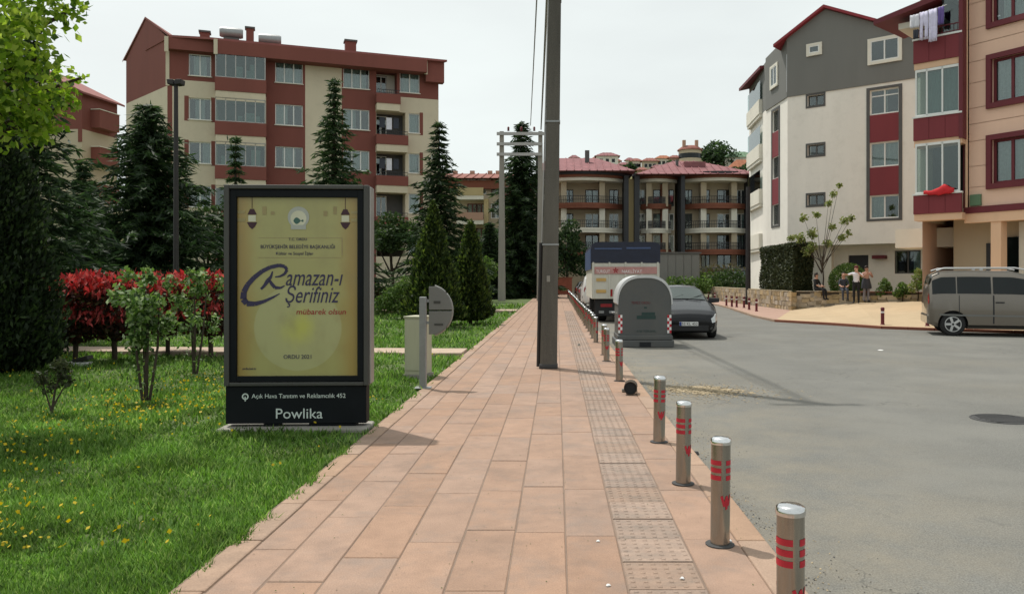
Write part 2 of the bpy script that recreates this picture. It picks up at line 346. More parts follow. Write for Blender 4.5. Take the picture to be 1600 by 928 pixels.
# ---------------------------------------------------------------- SETTING
ZR = -.08                                       # road level; the pavement top is z = 0
def sheet(name, pts, m, kind='structure', tri=None):
    b = MB(); b.add(pts, tri or [list(range(len(pts)))]); return b.build(name, m, kind=kind)
sheet('ground', [(-900,-60,-.16), (900,-60,-.16), (900,1500,-.16), (-900,1500,-.16)], 'earth')
sheet('road', [(1.27,-12,ZR), (70,-12,ZR), (70,24,ZR), (30,34,ZR), (11.6,50,ZR), (13.5,78,ZR), (14,125,ZR), (1.27,125,ZR)], 'asphalt')
b = MB()                                        # lawn bed with a gently uneven top
nx, ny = 40, 60
xs = [-1.985-55*(i/nx)**1.6 for i in range(nx+1)]; ys = [-3+60*(j/ny) for j in range(ny+1)]
def lawn_z(x, y): return -.03+(.05*sin(x*.9+y*.31)+.04*sin(y*.7-x*.4))*min(1, (-1.98-x)/2.5)
b.add([(x, y, lawn_z(x, y)) for y in ys for x in xs], [(j*(nx+1)+i, j*(nx+1)+i+1, (j+1)*(nx+1)+i+1, (j+1)*(nx+1)+i) for j in range(ny) for i in range(nx)])
b.build('lawn_bed', 'soil', smooth=180, kind='structure')
sheet('far_lawn', [(-90,57,-.05), (-2.0,57,-.05), (-2.0,83,-.05), (-90,83,-.05)], 'soil')
b = MB()
def path(pts, wd, z=.055):
    for (x0, y0), (x1, y1) in zip(pts, pts[1:]):
        n = 8
        for i in range(n):
            a, c = i/n, (i+1)/n
            xa, ya, xb, yb = x0+(x1-x0)*a, y0+(y1-y0)*a, x0+(x1-x0)*c, y0+(y1-y0)*c
            b.box(min(xa, xb), max(xa, xb)+.0, min(ya, yb)-wd/2, min(ya, yb)+wd/2, -.1, z)
path([(-2.0,17.3), (-12,17.9), (-30,18.6)], 1.15)
b.build('park_path', 'park_path', kind='structure')
b = MB(); path([(-2.0,40), (-14,41), (-40,42)], 2.0); b.build('park_path', 'park_path', kind='structure')
# right-hand pavement, sloping forecourt and planting bed
K = [(24,19.5), (16,23.6), (12.3,26), (11,27), (10.1,29), (8.6,31.4), (8.75,35.4), (9.9,46.5), (10.7,59), (12,78), (12.5,120)]
b = MB()
top = [(x, y, 0) for x, y in K[:6]]
wl = [(30,27,.62), (21,31.6,.62), (16.8,36,.62), (14.4,38.5,.45), (13.0,40,.2), (12.0,41,.01)]
b.add(top+wl, [(i, i+1, 7+i-0, 6+i) for i in range(5)])
b.build('forecourt', 'apron', kind='structure')
b = MB()
W2 = [(12.0,41,.0), (11.99,41.2,0), (11.95,47,0), (11.9,62,0), (13.3,80,0), (13.6,120,0)]
b.add([(x, y, 0) for x, y in K[5:]]+W2, [(i, i+1, 7+i, 6+i) for i in range(5)])
side = b.build('side_pavement', 'pink_paving', kind='structure')
kb = MB()
for i in range(len(K)-1):
    (x0, y0), (x1, y1) = K[i], K[i+1]; Lk = math.hypot(x1-x0, y1-y0); n = max(1, round(Lk/1.0)) if y0 < 62 else 3
    ang = math.atan2(y1-y0, x1-x0)
    for j in range(n):
        kk = MB(Fr(x0+(x1-x0)*j/n, y0+(y1-y0)*j/n, ang)); kk.box(.006, Lk/n-.006, -.09, .07, -.2, .012)
        kk.build('kerb_stone', 'rust' if i < 5 else 'kerb', side, bevel=.01)
sheet('planting_bed', [(12.3,41.3,.6), (13.2,40.3,.6), (14.6,38.8,.6), (17,36.3,.7), (21.2,31.9,.75), (30,27.4,.75), (45,60,.9), (11.96,80,.6), (12.15,62,.6), (12.2,47,.6)], 'earth')
# hill behind the far blocks
b = MB(); nx, ny = 70, 26
def crest(x): return 35.5+4*math.exp(-((x-46)/16)**2)+.03*max(0, x)-9/(1+math.exp((x+12)/6))-.02*max(0, -x)
def hill_z(x, y):
    t = max(0, min(1, (y-150)/110)); t = t*t*(3-2*t); return -.2+crest(x)*t+(.5*sin(x*.35)+.4*sin(y*.3+x*.2))*t
hx = [-320+720*i/nx for i in range(nx+1)]; hy = [148+9*j for j in range(ny+1)]
b.add([(x, y, hill_z(x, y)) for y in hy for x in hx], [(j*(nx+1)+i, j*(nx+1)+i+1, (j+1)*(nx+1)+i+1, (j+1)*(nx+1)+i) for j in range(ny) for i in range(nx)])
b.build('hill', 'hill_grass', smooth=180, kind='structure')
# ---------------------------------------------------------------- near pavement: every slab a piece
sheet('pavement_foundation', [(-1.99,-4,-.008), (1.28,-4,-.008), (1.28,84,-.008), (-1.99,84,-.008)], 'joint')
pave = thing('pavement', (0, 0, 0), None, None); pave['kind'] = 'structure'
def slab_mesh(name, wx, m, ridges=False):
    b = MB(); c = .005
    b.add([(-wx/2, -.5, -.03), (wx/2, -.5, -.03), (wx/2, .5, -.03), (-wx/2, .5, -.03),
           (-wx/2, -.5, -c), (wx/2, -.5, -c), (wx/2, .5, -c), (-wx/2, .5, -c),
           (-wx/2+c, -.5+c, 0), (wx/2-c, -.5+c, 0), (wx/2-c, .5-c, 0), (-wx/2+c, .5-c, 0)],
          [(0,1,5,4), (1,2,6,5), (2,3,7,6), (3,0,4,7), (4,5,9,8), (5,6,10,9), (6,7,11,10), (7,4,8,11), (8,9,10,11)])
    if ridges:
        for i in range(6):
            for j in range(6):
                x, y, h, q = -.17+.068*i, -.5+(j+.5)/6, .005, .016
                b.add([(x-q, y-q/.4, -.001), (x+q, y-q/.4, -.001), (x+q, y+q/.4, -.001), (x-q, y+q/.4, -.001),
                       (x-q*.55, y-q*.55/.4, h), (x+q*.55, y-q*.55/.4, h), (x+q*.55, y+q*.55/.4, h), (x-q*.55, y+q*.55/.4, h)],
                      [(0,1,5,4), (1,2,6,5), (2,3,7,6), (3,0,4,7), (4,5,6,7)])
    return b.mesh(name, m)
cols = [(-1.80,-1.545), (-1.545,-1.235), (-1.235,-.905), (-.905,-.58), (-.58,-.262), (-.262,.055), (.055,.37), (.78,1.105)]
sm = {round(x1-x0, 3): slab_mesh('slab', x1-x0-.008, 'slab') for x0, x1 in cols}
rest = MB()
Y_IND = 24.5
for ci, (x0, x1) in enumerate(cols):
    y = 1.2+rng.uniform(0, .8); me = sm[round(x1-x0, 3)]
    while y < 83.5:
        Ls = min(float(rng.choice([1.0, 1.05, 1.12, 1.15, .95])), 83.9-y)
        if y < Y_IND:
            o = link('slab', me, pave); o.location = ((x0+x1)/2, y+Ls/2, -.0015+rng.uniform(-.003, .002)); o.scale = (1, Ls-.009, 1)
            o.rotation_euler = (rng.uniform(-.002, .002), rng.uniform(-.005, .005), rng.uniform(-.003, .003))
        else: rest.box(x0+.006, x1-.006, y+.007, y+Ls-.007, -.03, rng.uniform(-.003, .001))
        y += Ls
tm = slab_mesh('tactile_tile', .40, 'tactile', True); y = 1.3
while y < 83.5:
    if y < 40:
        o = link('tactile_tile', tm, pave); o.location = (.575+rng.uniform(-.003, .003), y+.2, -.001+rng.uniform(-.003, .002)); o.scale = (1, .394, 1); o.rotation_euler = (0, 0, rng.uniform(-.008, .008))
    else: rest.box(.377, .773, y+.004, y+.396, -.03, 0)
    y += .405
km = MB(); km.box(-.0895, .0895, -.5, .5, -.3, 0); km = km.mesh('kerb_stone', 'kerb'); em = MB(); em.box(-.083, .083, -.5, .5, -.2, .004); em = em.mesh('edging_stone', 'kerb')
for (me, nm, x, Ls, z) in ((km, 'kerb_stone', 1.197, 1.0, .002), (em, 'edging_stone', -1.888, .8, .003)):
    y = .9
    while y < 83.2:
        o = link(nm, me, pave); o.location = (x+rng.uniform(-.004, .004), y+Ls/2, z+rng.uniform(-.003, .003)); o.scale = (1, Ls-.01, 1); o.rotation_euler = (0, 0, rng.uniform(-.004, .004))
        if y < 22: bv = o.modifiers.new('bevel', 'BEVEL'); bv.width = .012; bv.segments = 2
        y += Ls
rest.build('slab', 'slab', pave, kind='stuff')
# litter and marks on the ground
def flake(name, x, y, z, r, m, label, cat, h=.012, n=7, group=None):
    t = MB(); ring = [(r*rng.uniform(.6, 1.1)*cos(2*pi*k/n), r*rng.uniform(.5, 1)*sin(2*pi*k/n)) for k in range(n)]
    t.add([(a, c, 0) for a, c in ring]+[(a*.6, c*.6, h) for a, c in ring], [(k, (k+1) % n, n+(k+1) % n, n+k) for k in range(n)]+[list(range(n, 2*n))])
    o = link(name, t.mesh(name, m), None, (x, y, z)); return setp(o, label, cat, group)
p = P(905, 540, 19.2); flake('stone_chip', p.x, p.y, 0, .05, 'concrete_pale', 'small grey stone chip lying on the far paving slabs', 'stone', .05)
for px, py, lb in ((935, 846, 'white torn paper scrap on the slab left of the tactile strip'), (1066, 904, 'white paper scrap lying on the tactile strip near the bottom'), (950, 915, 'tiny pale scrap on the slab at the bottom of the picture')):
    Y = 2000/(py-436); p = P(px, py, Y); flake('paper_scrap', p.x, p.y, .004, .016, 'paper', lb, 'litter', .006)
for px, py in ((1140, 845),): p = P(px, py, 2000/(py-436)); flake('paper_scrap', p.x, p.y, .002, .02, 'paper', 'white paper scrap at the foot of the second bollard', 'litter', .006)
p = P(1376, 547, 2100/(547-436)); flake('paper_scrap', p.x, p.y, ZR, .07, 'paper', 'white scrap lying alone out on the grey asphalt', 'litter', .01)
p = P(1091, 710, 2100/(710-436)); flake('stone_chip', p.x-.02, p.y, ZR, .045, 'asphalt_dark', 'dark stone chip in the gutter by the kerb', 'stone', .03)
t = MB()                                          # sand spilt by the kerb, as a scatter of thin patches and crumbs
for k in range(2600):
    a, q = rng.uniform(0, 6.28), abs(rng.normal())*.55; xk, yk = 2.15+q*cos(a)*1.0+.2*rng.normal(), 12.1+q*sin(a)*1.05-.35*cos(a)*q
    if xk < 1.31: continue
    rk = rng.uniform(.008, .045)*(1.1 if q < .4 else .55); a0 = rng.uniform(0, 6); zk = ZR+.002+rng.uniform(0, .004)
    t.add([(xk+rk*rng.uniform(.6, 1.2)*cos(a0+u), yk+rk*rng.uniform(.5, 1)*sin(a0+u), zk+(.004 if u == 0 else 0)) for u in (0, 1.3, 2.5, 3.8, 5.0)], [(0,1,2,3,4)])
o = t.build('sand', 'sand'); o['kind'] = 'stuff'
for nm_, mt_, cnt_ in (('grit', 'sand', 1500), ('gutter_dirt', 'asphalt_dark', 900)):   # grit and dirt collected along the gutter
    t = MB()
    for k in range(cnt_):
        yk = 2.5+32*rng.random()**1.6; xk = 1.30+abs(rng.normal())*.16*(1+.6*sin(yk*1.7)); rk = rng.uniform(.003, .009); a0 = rng.uniform(0, 6)
        t.add([(xk+rk*rng.uniform(.6, 1.2)*cos(a0+u), yk+rk*rng.uniform(.6, 1.3)*sin(a0+u), ZR+.002+(.006 if u == 0 else 0)) for u in (0, 1.6, 3.1, 4.7)], [(0,1,2,3)])
    t.build(nm_, mt_)['kind'] = 'stuff'
t = MB()
for k in range(700):
    yk = 2.6+14*rng.random()**1.5; xk = rng.uniform(-1.95, 1.25); rk = rng.uniform(.002, .006); a0 = rng.uniform(0, 6)
    t.add([(xk+rk*cos(a0+u), yk+rk*rng.uniform(.6, 1.3)*sin(a0+u), .003+(.003 if u == 0 else 0)) for u in (0, 1.6, 3.1, 4.7)], [(0,1,2,3)])
t.build('paving_grit', 'soil')['kind'] = 'stuff'
t = MB(); t.lathe([(.0, -.03), (.36, -.03), (.36, .004), (.34, .006), (.34, .002), (.30, .002), (.30, .006), (.0, .006)], 28)
mh = thing('manhole_cover', (5.35, 9.6, ZR+.002), 'round dark iron manhole cover set in the asphalt', 'manhole cover')
t2 = MB(); t2.v = [p+Vector((5.35, 9.6, ZR+.002)) for p in t.v]; t2.f = t.f; t2.m = t.m; t2.build('lid', 'asphalt_dark', mh)
t = MB(Matrix.Translation((5.35, 9.6, ZR+.009)))
for k in range(-3, 4): t.box(-.27+.02*abs(k), .27-.02*abs(k), k*.08-.012, k*.08+.012, 0, .005)
t.build('tread_rib', 'asphalt_dark', mh)
# ---------------------------------------------------------------- bollards
def bollard(name, loc, label, H=.65, r=.058, cat='bollard', group='steel bollards along the kerb', lean=0, detail=True):
    o = thing(name, loc, label, cat, group); b = MB(Matrix.Translation(loc))
    b.lathe([(r, 0), (r, H-.045)], 20); b.build('post', 'steel', o, smooth=40)
    b = MB(Matrix.Translation(loc)); b.lathe([(r+.004, H-.044), (r+.005, H-.03), (r+.003, H-.012), (r*.8, H-.003), (.0, H)], 20); b.build('cap', 'chrome', o, smooth=60)
    b = MB(Matrix.Translation(loc)); b.lathe([(r+.03, 0.001), (r+.03, .006), (r+.002, .009)], 16); b.build('base_plate', 'asphalt_dark', o, smooth=30)
    def patch(b, a0, a1, z0, z1, n=4, rr=r+.0015):
        vs = []
        for i in range(n+1):
            a = a0+(a1-a0)*i/n; vs += [(rr*cos(a), rr*sin(a), z0), (rr*cos(a), rr*sin(a), z1)]
        b.add(vs, [(2*i, 2*i+2, 2*i+3, 2*i+1) for i in range(n)])
    for ca in (-126, -48, 30, 108, 186):
        for k in range(3):
            b = MB(Matrix.Translation(loc)); a = R(ca); z = H-.15-.045*k; patch(b, a-.42, a+.42, z-.014, z+.014); b.build('red_bar', 'red_tape', o)
    for c0 in (-70, 110):                     # red emblem at mid height, on the two faces
        b = MB(Matrix.Translation(loc))
        for (a0, z0, a1, z1) in ((-.5, .03, -.2, -.03), (.05, .03, -.2, -.03), (.05, .03, .3, -.03), (.6, .035, .3, -.03), (-.2, -.03, .3, -.03), (.05, .03, .05, -.05)):
            n = 4; c = R(c0); hw = .009
            for i in range(n):
                s0, s1 = i/n, (i+1)/n; A0, A1 = c+a0+(a1-a0)*s0, c+a0+(a1-a0)*s1; Z0, Z1 = H-.375+z0+(z1-z0)*s0, H-.375+z0+(z1-z0)*s1
                rr = r+.0018; da = hw/r*.8
                b.add([(rr*cos(A0-da), rr*sin(A0-da), Z0-hw*.4), (rr*cos(A0+da), rr*sin(A0+da), Z0+hw*.4), (rr*cos(A1+da), rr*sin(A1+da), Z1+hw*.4), (rr*cos(A1-da), rr*sin(A1-da), Z1-hw*.4)], [(0,1,2,3)])
        b.build('emblem', 'red_tape', o)
    o.rotation_euler = (rng.uniform(-.012, .012), lean, rng.uniform(-.3, .3)); return o
words = ['nearest steel bollard with red bars, cut off by the bottom edge', 'second steel bollard from the camera with an orange kerb edge beside it',
         'third steel bollard from the camera, just past the lone paper scrap', 'fourth steel bollard from the camera, beside the sand spill', 'steel bollard just beyond the toppled bollard stump',
         'left one of the close bollard pair in front of the grey container', 'right one of the close bollard pair in front of the grey container', 'steel bollard in the kerb row level with the container front',
         'steel bollard just past the container in the kerb row']
ys = [3.39, 4.83, 6.27, 7.87, 12.6, 15.6, 16.9, 20.2, 21.6]
first = bollard('bollard', (.99, ys[0], 0), words[0])
def cp(src, loc, label, group=None, rz=None):
    c = copy_tree(src); c.location = loc; c['label'] = label
    if group: c['group'] = group
    if rz is not None: c.rotation_euler = (rng.uniform(-.015, .015), rng.uniform(-.02, .02), rz)
    return c
xsb = [.99, .985, .99, 1.005, .985, .97, 1.0, .985, .98]
for i in range(1, 9): cp(first, (xsb[i], ys[i], 0), words[i], rz=rng.uniform(-.3, .3))
y = 23.0
while y < 70:
    k_ = round((y-23)/1.5); od = ('first', 'second', 'third', 'fourth', 'fifth', 'sixth', 'seventh', 'eighth')
    lb = (od[k_]+' steel bollard after the container, before the truck tailgate') if k_ < 6 else (od[k_-6]+' steel bollard alongside the truck, counted from its tailgate') if k_ < 12 else (od[k_-12]+' steel bollard past the truck cab, beside the white van') if k_ < 19 else 'tiny steel bollard in the farthest run of the kerb row near the brick wall'
    cp(first, (.985+rng.uniform(-.015, .015), y, 0), lb, rz=rng.uniform(-.4, .4)); y += 1.5
# the toppled stump: a broken bollard lying with its open black end to the camera
o = thing('bollard_stump', (1.03, 11.15, 0), 'broken bollard stump lying with its black hollow end towards the camera', 'bollard stump')
r = .092; M = Matrix.Translation((1.03, 11.15, r+.004)) @ Matrix.Rotation(R(-7), 4, 'Z') @ Matrix.Rotation(R(90), 4, 'X')
b = MB(M); b.lathe([(r, -.12), (r, .13), (r-.009, .13), (r-.009, .06), (.0, .06)], 20); b.build('pipe', ['bark'], o, smooth=40)
b = MB(M); b.lathe([(0, .10), (r-.0095, .10), (r-.0095, .104), (0, .104)], 18); b.build('hollow', 'interior_shade', o)  # black disc in the pipe mouth, painting the shade of the hollow
b = MB(Matrix.Translation((1.03, 11.33, 0))); b.box(-.11, .11, -.02, .03, .002, .05); b.build('broken_footing', 'concrete_pale', o, bevel=.01)
# right-hand brown bollards
fr = None
lab = ['far left', 'second from left', 'third from left', 'fourth from left', 'fifth from left', 'nearest, set apart at the right']
def brown_post(loc, label, H=.62):
    o = thing('post', loc, label, 'bollard', 'brown posts on the far pavement'); b = MB(Matrix.Translation(loc)); b.lathe([(.085, 0), (.08, .03), (.06, .05), (.06, H-.08), (.07, H-.07), (.07, H-.05), (.05, H-.01), (.0, H)], 12); b.build('shaft', 'maroon', o, smooth=40)
    b = MB(Matrix.Translation(loc)); b.lathe([(.0615, H-.2), (.0615, H-.14)], 12); b.build('band', 'white_tape', o); return o
for i, (px, py) in enumerate(((1135, 478), (1143.5, 479.5), (1151, 480), (1162.5, 481), (1170.5, 484), (1182, 486.5))):
    Y = 2000/(py-436); p = P(px, py, Y); lb = 'thin brown post below the stone wall, '+lab[i]
    if fr is None: fr = brown_post((p.x, p.y, 0), lb)
    else: cp(fr, (p.x, p.y, 0), lb)
for px, lb in ((1379, 'brown post standing alone at the forecourt edge, left of the minivan'), (1449, 'brown post at the forecourt edge right behind the minivan')):
    p = P(px, 507, 27.6 if px < 1400 else 26.8); cp(fr, (p.x, p.y, .01), lb)
for px, py, lb in ((1107, 469, 'brown post far along the opposite pavement, left of its row'), (1117, 470.5, 'brown post far along the opposite pavement, right after the mirror')):
    Y = 2000/(py-436); p = P(px, py, Y); cp(fr, (p.x, p.y, 0), lb)
# ---------------------------------------------------------------- concrete pole, H-frame, wires, lamp posts
o = thing('utility_pole', (-.15, 14.4, 0), 'thick tapered concrete utility pole standing in the middle of the pavement', 'utility pole')
b = MB(Matrix.Translation((-.15, 14.4, 0)))
HP = 11.0; secs = []
for z, a, d, q in ((0, .155, .13, 0), (HP, .075, .09, .20)):
    secs += [(q-a, -d*.8, z), (q-a*.75, -d, z), (q+a*.75, -d, z), (q+a, -d*.8, z), (q+a, d*.8, z), (q+a*.75, d, z), (q-a*.75, d, z), (q-a, d*.8, z)]
for i in range(16): pass
b.add(secs, [(i, (i+1) % 8, 8+(i+1) % 8, 8+i) for i in range(8)]+[list(range(8))[::-1], list(range(8, 16))])
b.build('shaft', 'concrete', o)
b = MB(Matrix.Translation((-.15, 14.4, 0))); b.box(-.168, .168, -.15, .15, 0, .08); b.build('base_collar', 'asphalt_dark', o, bevel=.02)
b = MB(Matrix.Translation((-.15, 14.4, 0))); b.tube([(-.182, -.02, .03), (-.158, -.02, 1.2), (-.134, -.02, 2.25)], .034, 8); b.build('cable_guard', 'dark_pole', o)
b = MB(Matrix.Translation((-.15, 14.4, 0))); b.tube([(-.118, -.02, 2.25), (.11, -.02, 10.6)], .014, 6); b.build('cable', 'alu', o)
b = MB(Matrix.Translation((-.15, 14.4, 0))); b.box(-.03, .03, -.138, -.122, 1.55, 1.66); b.build('number_plate', 'concrete_pale', o)
for z in (2.2, 4.4, 6.6):
    b = MB(Matrix.Translation((-.15, 14.4, 0))); s = z/HP; a_ = .155-.08*s; q_ = .20*s; b.box(q_-a_-.012, q_+a_+.008, -.13+.04*s-.01, .13-.04*s+.01, z, z+.03); b.build('steel_band', 'steel_dull', o)
b = MB(Matrix.Translation((-.15, 14.4, 0))); b.box(-.4, .8, -.2, -.12, 10.4, 10.52); b.build('crossarm', 'steel_dull', o)
p0 = P(784, 470, 59); hz = HC+(436-208)/FP*59
o = thing('power_line_tower', (p0.x, 59, 0), 'two-legged concrete power line frame with three crossbars beyond the conifers', 'power frame')
for dx, m in ((0, 'concrete_pale'), (2.85, 'concrete_pale')):
    b = MB(Matrix.Translation((p0.x+dx, 59, 0))); b.add([(-.27, -.2, 0), (.27, -.2, 0), (.27, .2, 0), (-.27, .2, 0), (-.15, -.13, hz+.1), (.15, -.13, hz+.1), (.15, .13, hz+.1), (-.15, .13, hz+.1)], [(0,1,5,4), (1,2,6,5), (2,3,7,6), (3,0,4,7), (4,5,6,7), (3,2,1,0)]); b.build('leg', m, o)
for k, (y, xe) in enumerate(((210, 3.2), (226, 2.95), (242, 2.95))):
    z = HC+(436-y)/FP*59; b = MB(Matrix.Translation((p0.x, 59, 0))); b.box(-.35, xe, -.33, -.21, z-.12, z+.1); b.build('crossbar', 'alu', o)
for k in range(3):
    b = MB(Matrix.Translation((p0.x+.5+k*.95, 58.8, hz))); b.lathe([(.04, .1), (.11, .14), (.05, .2), (.11, .24), (.05, .3), (.1, .34), (.04, .42)], 8); b.build('insulator', 'maroon', o)
def sag(a, c, s, n=14): a, c = Vector(a), Vector(c); return [a.lerp(c, i/n)-Vector((0, 0, s*4*(i/n)*(1-i/n))) for i in range(n+1)]
b = MB(); b.tube(sag((p0.x+2.9, 58.7, hz+.2), (.005, 14.25, 10.55), .05), .048, 6); setp(b.build('power_cable', 'steel_dull'), 'thick twisted overhead power cable running beside the concrete pole', 'cable')
b = MB(); b.tube(sag((p0.x+2.13, 58.7, hz+.5), (-.16, 14.2, 10.6), .05), .026, 6); setp(b.build('power_cable', 'steel_dull'), 'thin overhead wire left of the thick cable and the pole', 'cable')
# park lamp post with a double floodlight head
p = P(275, 500, 24)
H = HC+(436-128)/FP*24
o = thing('lamp_post', (p.x, 24, 0), 'tall dark park lamp post with a flat boxy head in front of the spruce', 'lamp post')
b = MB(Matrix.Translation((p.x, 24, 0))); b.tube([(0, 0, 0), (0, 0, 1.0), (0, 0, H-.1)], [.11, .085, .06], 10); b.build('mast', 'dark_pole', o, smooth=40)
for s in (-1, 1):
    b = MB(Matrix.Translation((p.x, 24, H))); b.add([(s*.02, -.15, -.12), (s*.20, -.15, -.10), (s*.20, .15, -.10), (s*.02, .15, -.12), (s*.02, -.15, .04), (s*.22, -.15, .05), (s*.22, .15, .05), (s*.02, .15, .04)], [(0,1,5,4), (1,2,6,5), (2,3,7,6), (3,0,4,7), (4,5,6,7), (3,2,1,0)]); b.build('lamp_head', 'dark_pole', o, bevel=.02)
p = P(1169, 474, 50.5); H = HC+(436-292)/FP*50.5
o = thing('street_pole', (p.x, 50.5, 0), 'dark slim street pole rising behind the brown posts beside the ivy hedge', 'street pole')
b = MB(Matrix.Translation((p.x, 50.5, 0))); b.tube([(0, 0, 0), (0, 0, H)], [.17, .13], 10); b.build('mast', 'dark_pole', o, smooth=40)
b = MB(Matrix.Translation((p.x, 50.5, 0))); b.box(-.22, .22, -.22, .22, 0, .5); b.build('base_box', 'dark_pole', o, bevel=.03)
p = P(839, 440, 78)
o = thing('street_pole', (p.x, 78, 0), 'thin dark pole rising in front of the tall conifer beside the power frame', 'street pole')
b = MB(Matrix.Translation((p.x, 78, 0))); b.tube([(0, 0, 0), (0, 0, HC+(436-245)/FP*78)], [.16, .12], 8); b.build('mast', 'dark_pole', o)
b = MB(Matrix.Translation((p.x, 78, HC+(436-245)/FP*78))); b.lathe([(.1, -.1), (.2, 0), (.2, .12), (.0, .3)], 10); b.build('lamp_head', 'dark_pole', o)
# ---------------------------------------------------------------- advertising light box
Yb = 8.55; x0, x1 = (351-VX)/FP*Yb, (575-VX)/FP*Yb; cx = (x0+x1)/2; hw = (x1-x0)/2; Mb = Fr(cx, Yb, R(2.2))
def bz(py): return HC-(py-VY)/FP*Yb
o = thing('advertising_board', (cx, Yb, 0), 'black framed advertising light box with a yellowish poster at the lawn edge', 'advertising board')
T, Bm, B0 = bz(289), bz(603), bz(671)
D = .24
b = MB(Mb); b.box(-hw, -hw+.055, 0, D, Bm, T); b.box(hw-.055, hw, 0, D, Bm, T); b.box(-hw+.055, hw-.055, 0, D, T-.045, T); b.box(-hw+.055, hw-.055, 0, D, Bm, Bm+.04); b.box(-hw+.055, hw-.055, .1, D-.02, Bm+.04, T-.045)
b.build('frame', 'alu_dark', o, bevel=.008)
b = MB(Mb); b.box(hw+.001, hw+.02, .03, D-.03, Bm+.02, T-.02); b.build('side_strip', 'alu', o, bevel=.004)
pw, pt, pb = hw-.125, bz(308), bz(588)
b = MB(Mb); b.box(-hw+.06, -pw, .02, .09, Bm+.045, T-.05); b.box(pw, hw-.06, .02, .09, Bm+.045, T-.05); b.box(-pw, pw, .02, .09, pt, T-.05); b.box(-pw, pw, .02, .09, Bm+.045, pb)
b.build('mask_border', 'black_panel', o, bevel=.004)
# poster: printed sheet, ochre edges and a pale moon
pm = bpy.data.materials.new('poster_print'); pm.use_nodes = True; t_ = pm.node_tree; n_ = t_.nodes; l_ = t_.links.new
bs = n_['Principled BSDF']; bs.inputs['Roughness'].default_value = .25; bs.inputs['Coat Weight'].default_value = .25
uv = n_.new('ShaderNodeTexCoord'); sp = n_.new('ShaderNodeSeparateXYZ'); l_(uv.outputs['UV'], sp.inputs[0])
def math_(op, a, c=None, d=None):
    q = n_.new('ShaderNodeMath'); q.operation = op
    for i, v in enumerate((a, c, d)):
        if v is None: continue
        if hasattr(v, 'links'): l_(v, q.inputs[i])
        else: q.inputs[i].default_value = v
    return q.outputs[0]
def mix_(f, a, c):
    q = n_.new('ShaderNodeMix'); q.data_type = 'RGBA'; l_(f, q.inputs[0])
    for v, k in ((a, 6), (c, 7)):
        if hasattr(v, 'links'): l_(v, q.inputs[k])
        else: q.inputs[k].default_value = tuple(v)+(1,)
    return q.outputs[2]
def mr_(v, a, c, lo=0, hi=1):
    q = n_.new('ShaderNodeMapRange'); q.interpolation_type = 'SMOOTHSTEP'; l_(v, q.inputs[0]); q.inputs[1].default_value = a; q.inputs[2].default_value = c; q.inputs[3].default_value = lo; q.inputs[4].default_value = hi; return q.outputs[0]
ex = math_('ABSOLUTE', math_('SUBTRACT', sp.outputs[0], .5)); nzp = n_.new('ShaderNodeTexNoise'); nzp.inputs['Scale'].default_value = 5; nzp.inputs['Detail'].default_value = 6; l_(uv.outputs['UV'], nzp.inputs['Vector'])
edge = mr_(math_('ADD', ex, math_('MULTIPLY', nzp.outputs[0], .16)), .36, .56)
base = mix_(edge, (.35, .335, .13), (.33, .235, .07))
dx = math_('SUBTRACT', sp.outputs[0], .5); dy = math_('MULTIPLY', math_('SUBTRACT', sp.outputs[1], .27), 1.5)
rr_ = math_('SQRT', math_('ADD', math_('MULTIPLY', dx, dx), math_('MULTIPLY', dy, dy)))
base = mix_(mr_(rr_, .37, .355, 0, .5), base, (.42, .43, .24))
glow = mr_(math_('ADD', rr_, math_('MULTIPLY', nzp.outputs[0], .25)), .34, .12, 0, .9); base = mix_(glow, base, (.46, .46, .10))
base = mix_(mr_(nzp.outputs[0], .45, .75, 0, .35), base, (.25, .225, .10))
l_(base, bs.inputs['Base Color']); MT['poster_print'] = pm
b = MB(Mb); b.quad((-pw, .06, pb), (pw, .06, pb), (pw, .06, pt), (-pw, .06, pt)); po = b.build('poster', 'poster_print', o)
uvl = po.data.uv_layers.new(name='uv')
for lp in po.data.loops:
    q = Mb.inverted() @ (po.data.vertices[lp.vertex_index].co+Vector((cx, Yb, 0))); uvl.data[lp.index].uv = ((q.x+pw)/(2*pw), (q.z-pb)/(pt-pb))
def pz(py): return bz(py)
def pxu(px): return ((px-463)/FP*Yb)
def ptext(body, size, px, py, m, shear=0, sx=1, al='CENTER', ln='lettering'):
    return text(body, size, Mb @ Vector((pxu(px), .057, pz(py))), po, m, ln, shear, R(2.2), sx, al)
ptext('T.C. ORDU', .04, 463, 375.5, 'poster_ink', 0, 1.0)
ptext('BÜYÜKŞEHİR BELEDİYE BAŞKANLIĞI', .054, 463, 388, 'poster_ink', 0, .88)
ptext('Kültür ve Sosyal İşler', .045, 458, 398, 'poster_ink', 0, 1.0)
ptext('amazan-ı', .26, 443, 446, 'poster_ink', .32, .66, 'LEFT')
ptext('Şerifiniz', .25, 441, 473, 'poster_ink', .32, .69, 'LEFT')
ptext('mübarek olsun', .085, 499, 491.5, 'poster_red', .15, 1.05)
ptext('ORDU 2021', .06, 463, 561, 'poster_ink', 0, 1.0)
ptext('ordu.bel.tr', .034, 377, 578, 'poster_ink', 0, 1, 'LEFT')
def ribbon(b, pts, wds, y=.056):
    for i in range(len(pts)-1):
        (xa, za), (xb, zb) = pts[i], pts[i+1]; d = Vector((xb-xa, 0, zb-za)); nn = Vector((-d.z, 0, d.x)).normalized()
        A, B_ = Vector((xa, y, za)), Vector((xb, y, zb)); b.add([A-nn*wds[i], B_-nn*wds[i+1], B_+nn*wds[i+1], A+nn*wds[i]], [(0,1,2,3)])
def pp(l): return [(pxu(365+u/8), pz(400+v/8)) for u, v in l]
b = MB(Mb)                                       # the big calligraphic initial
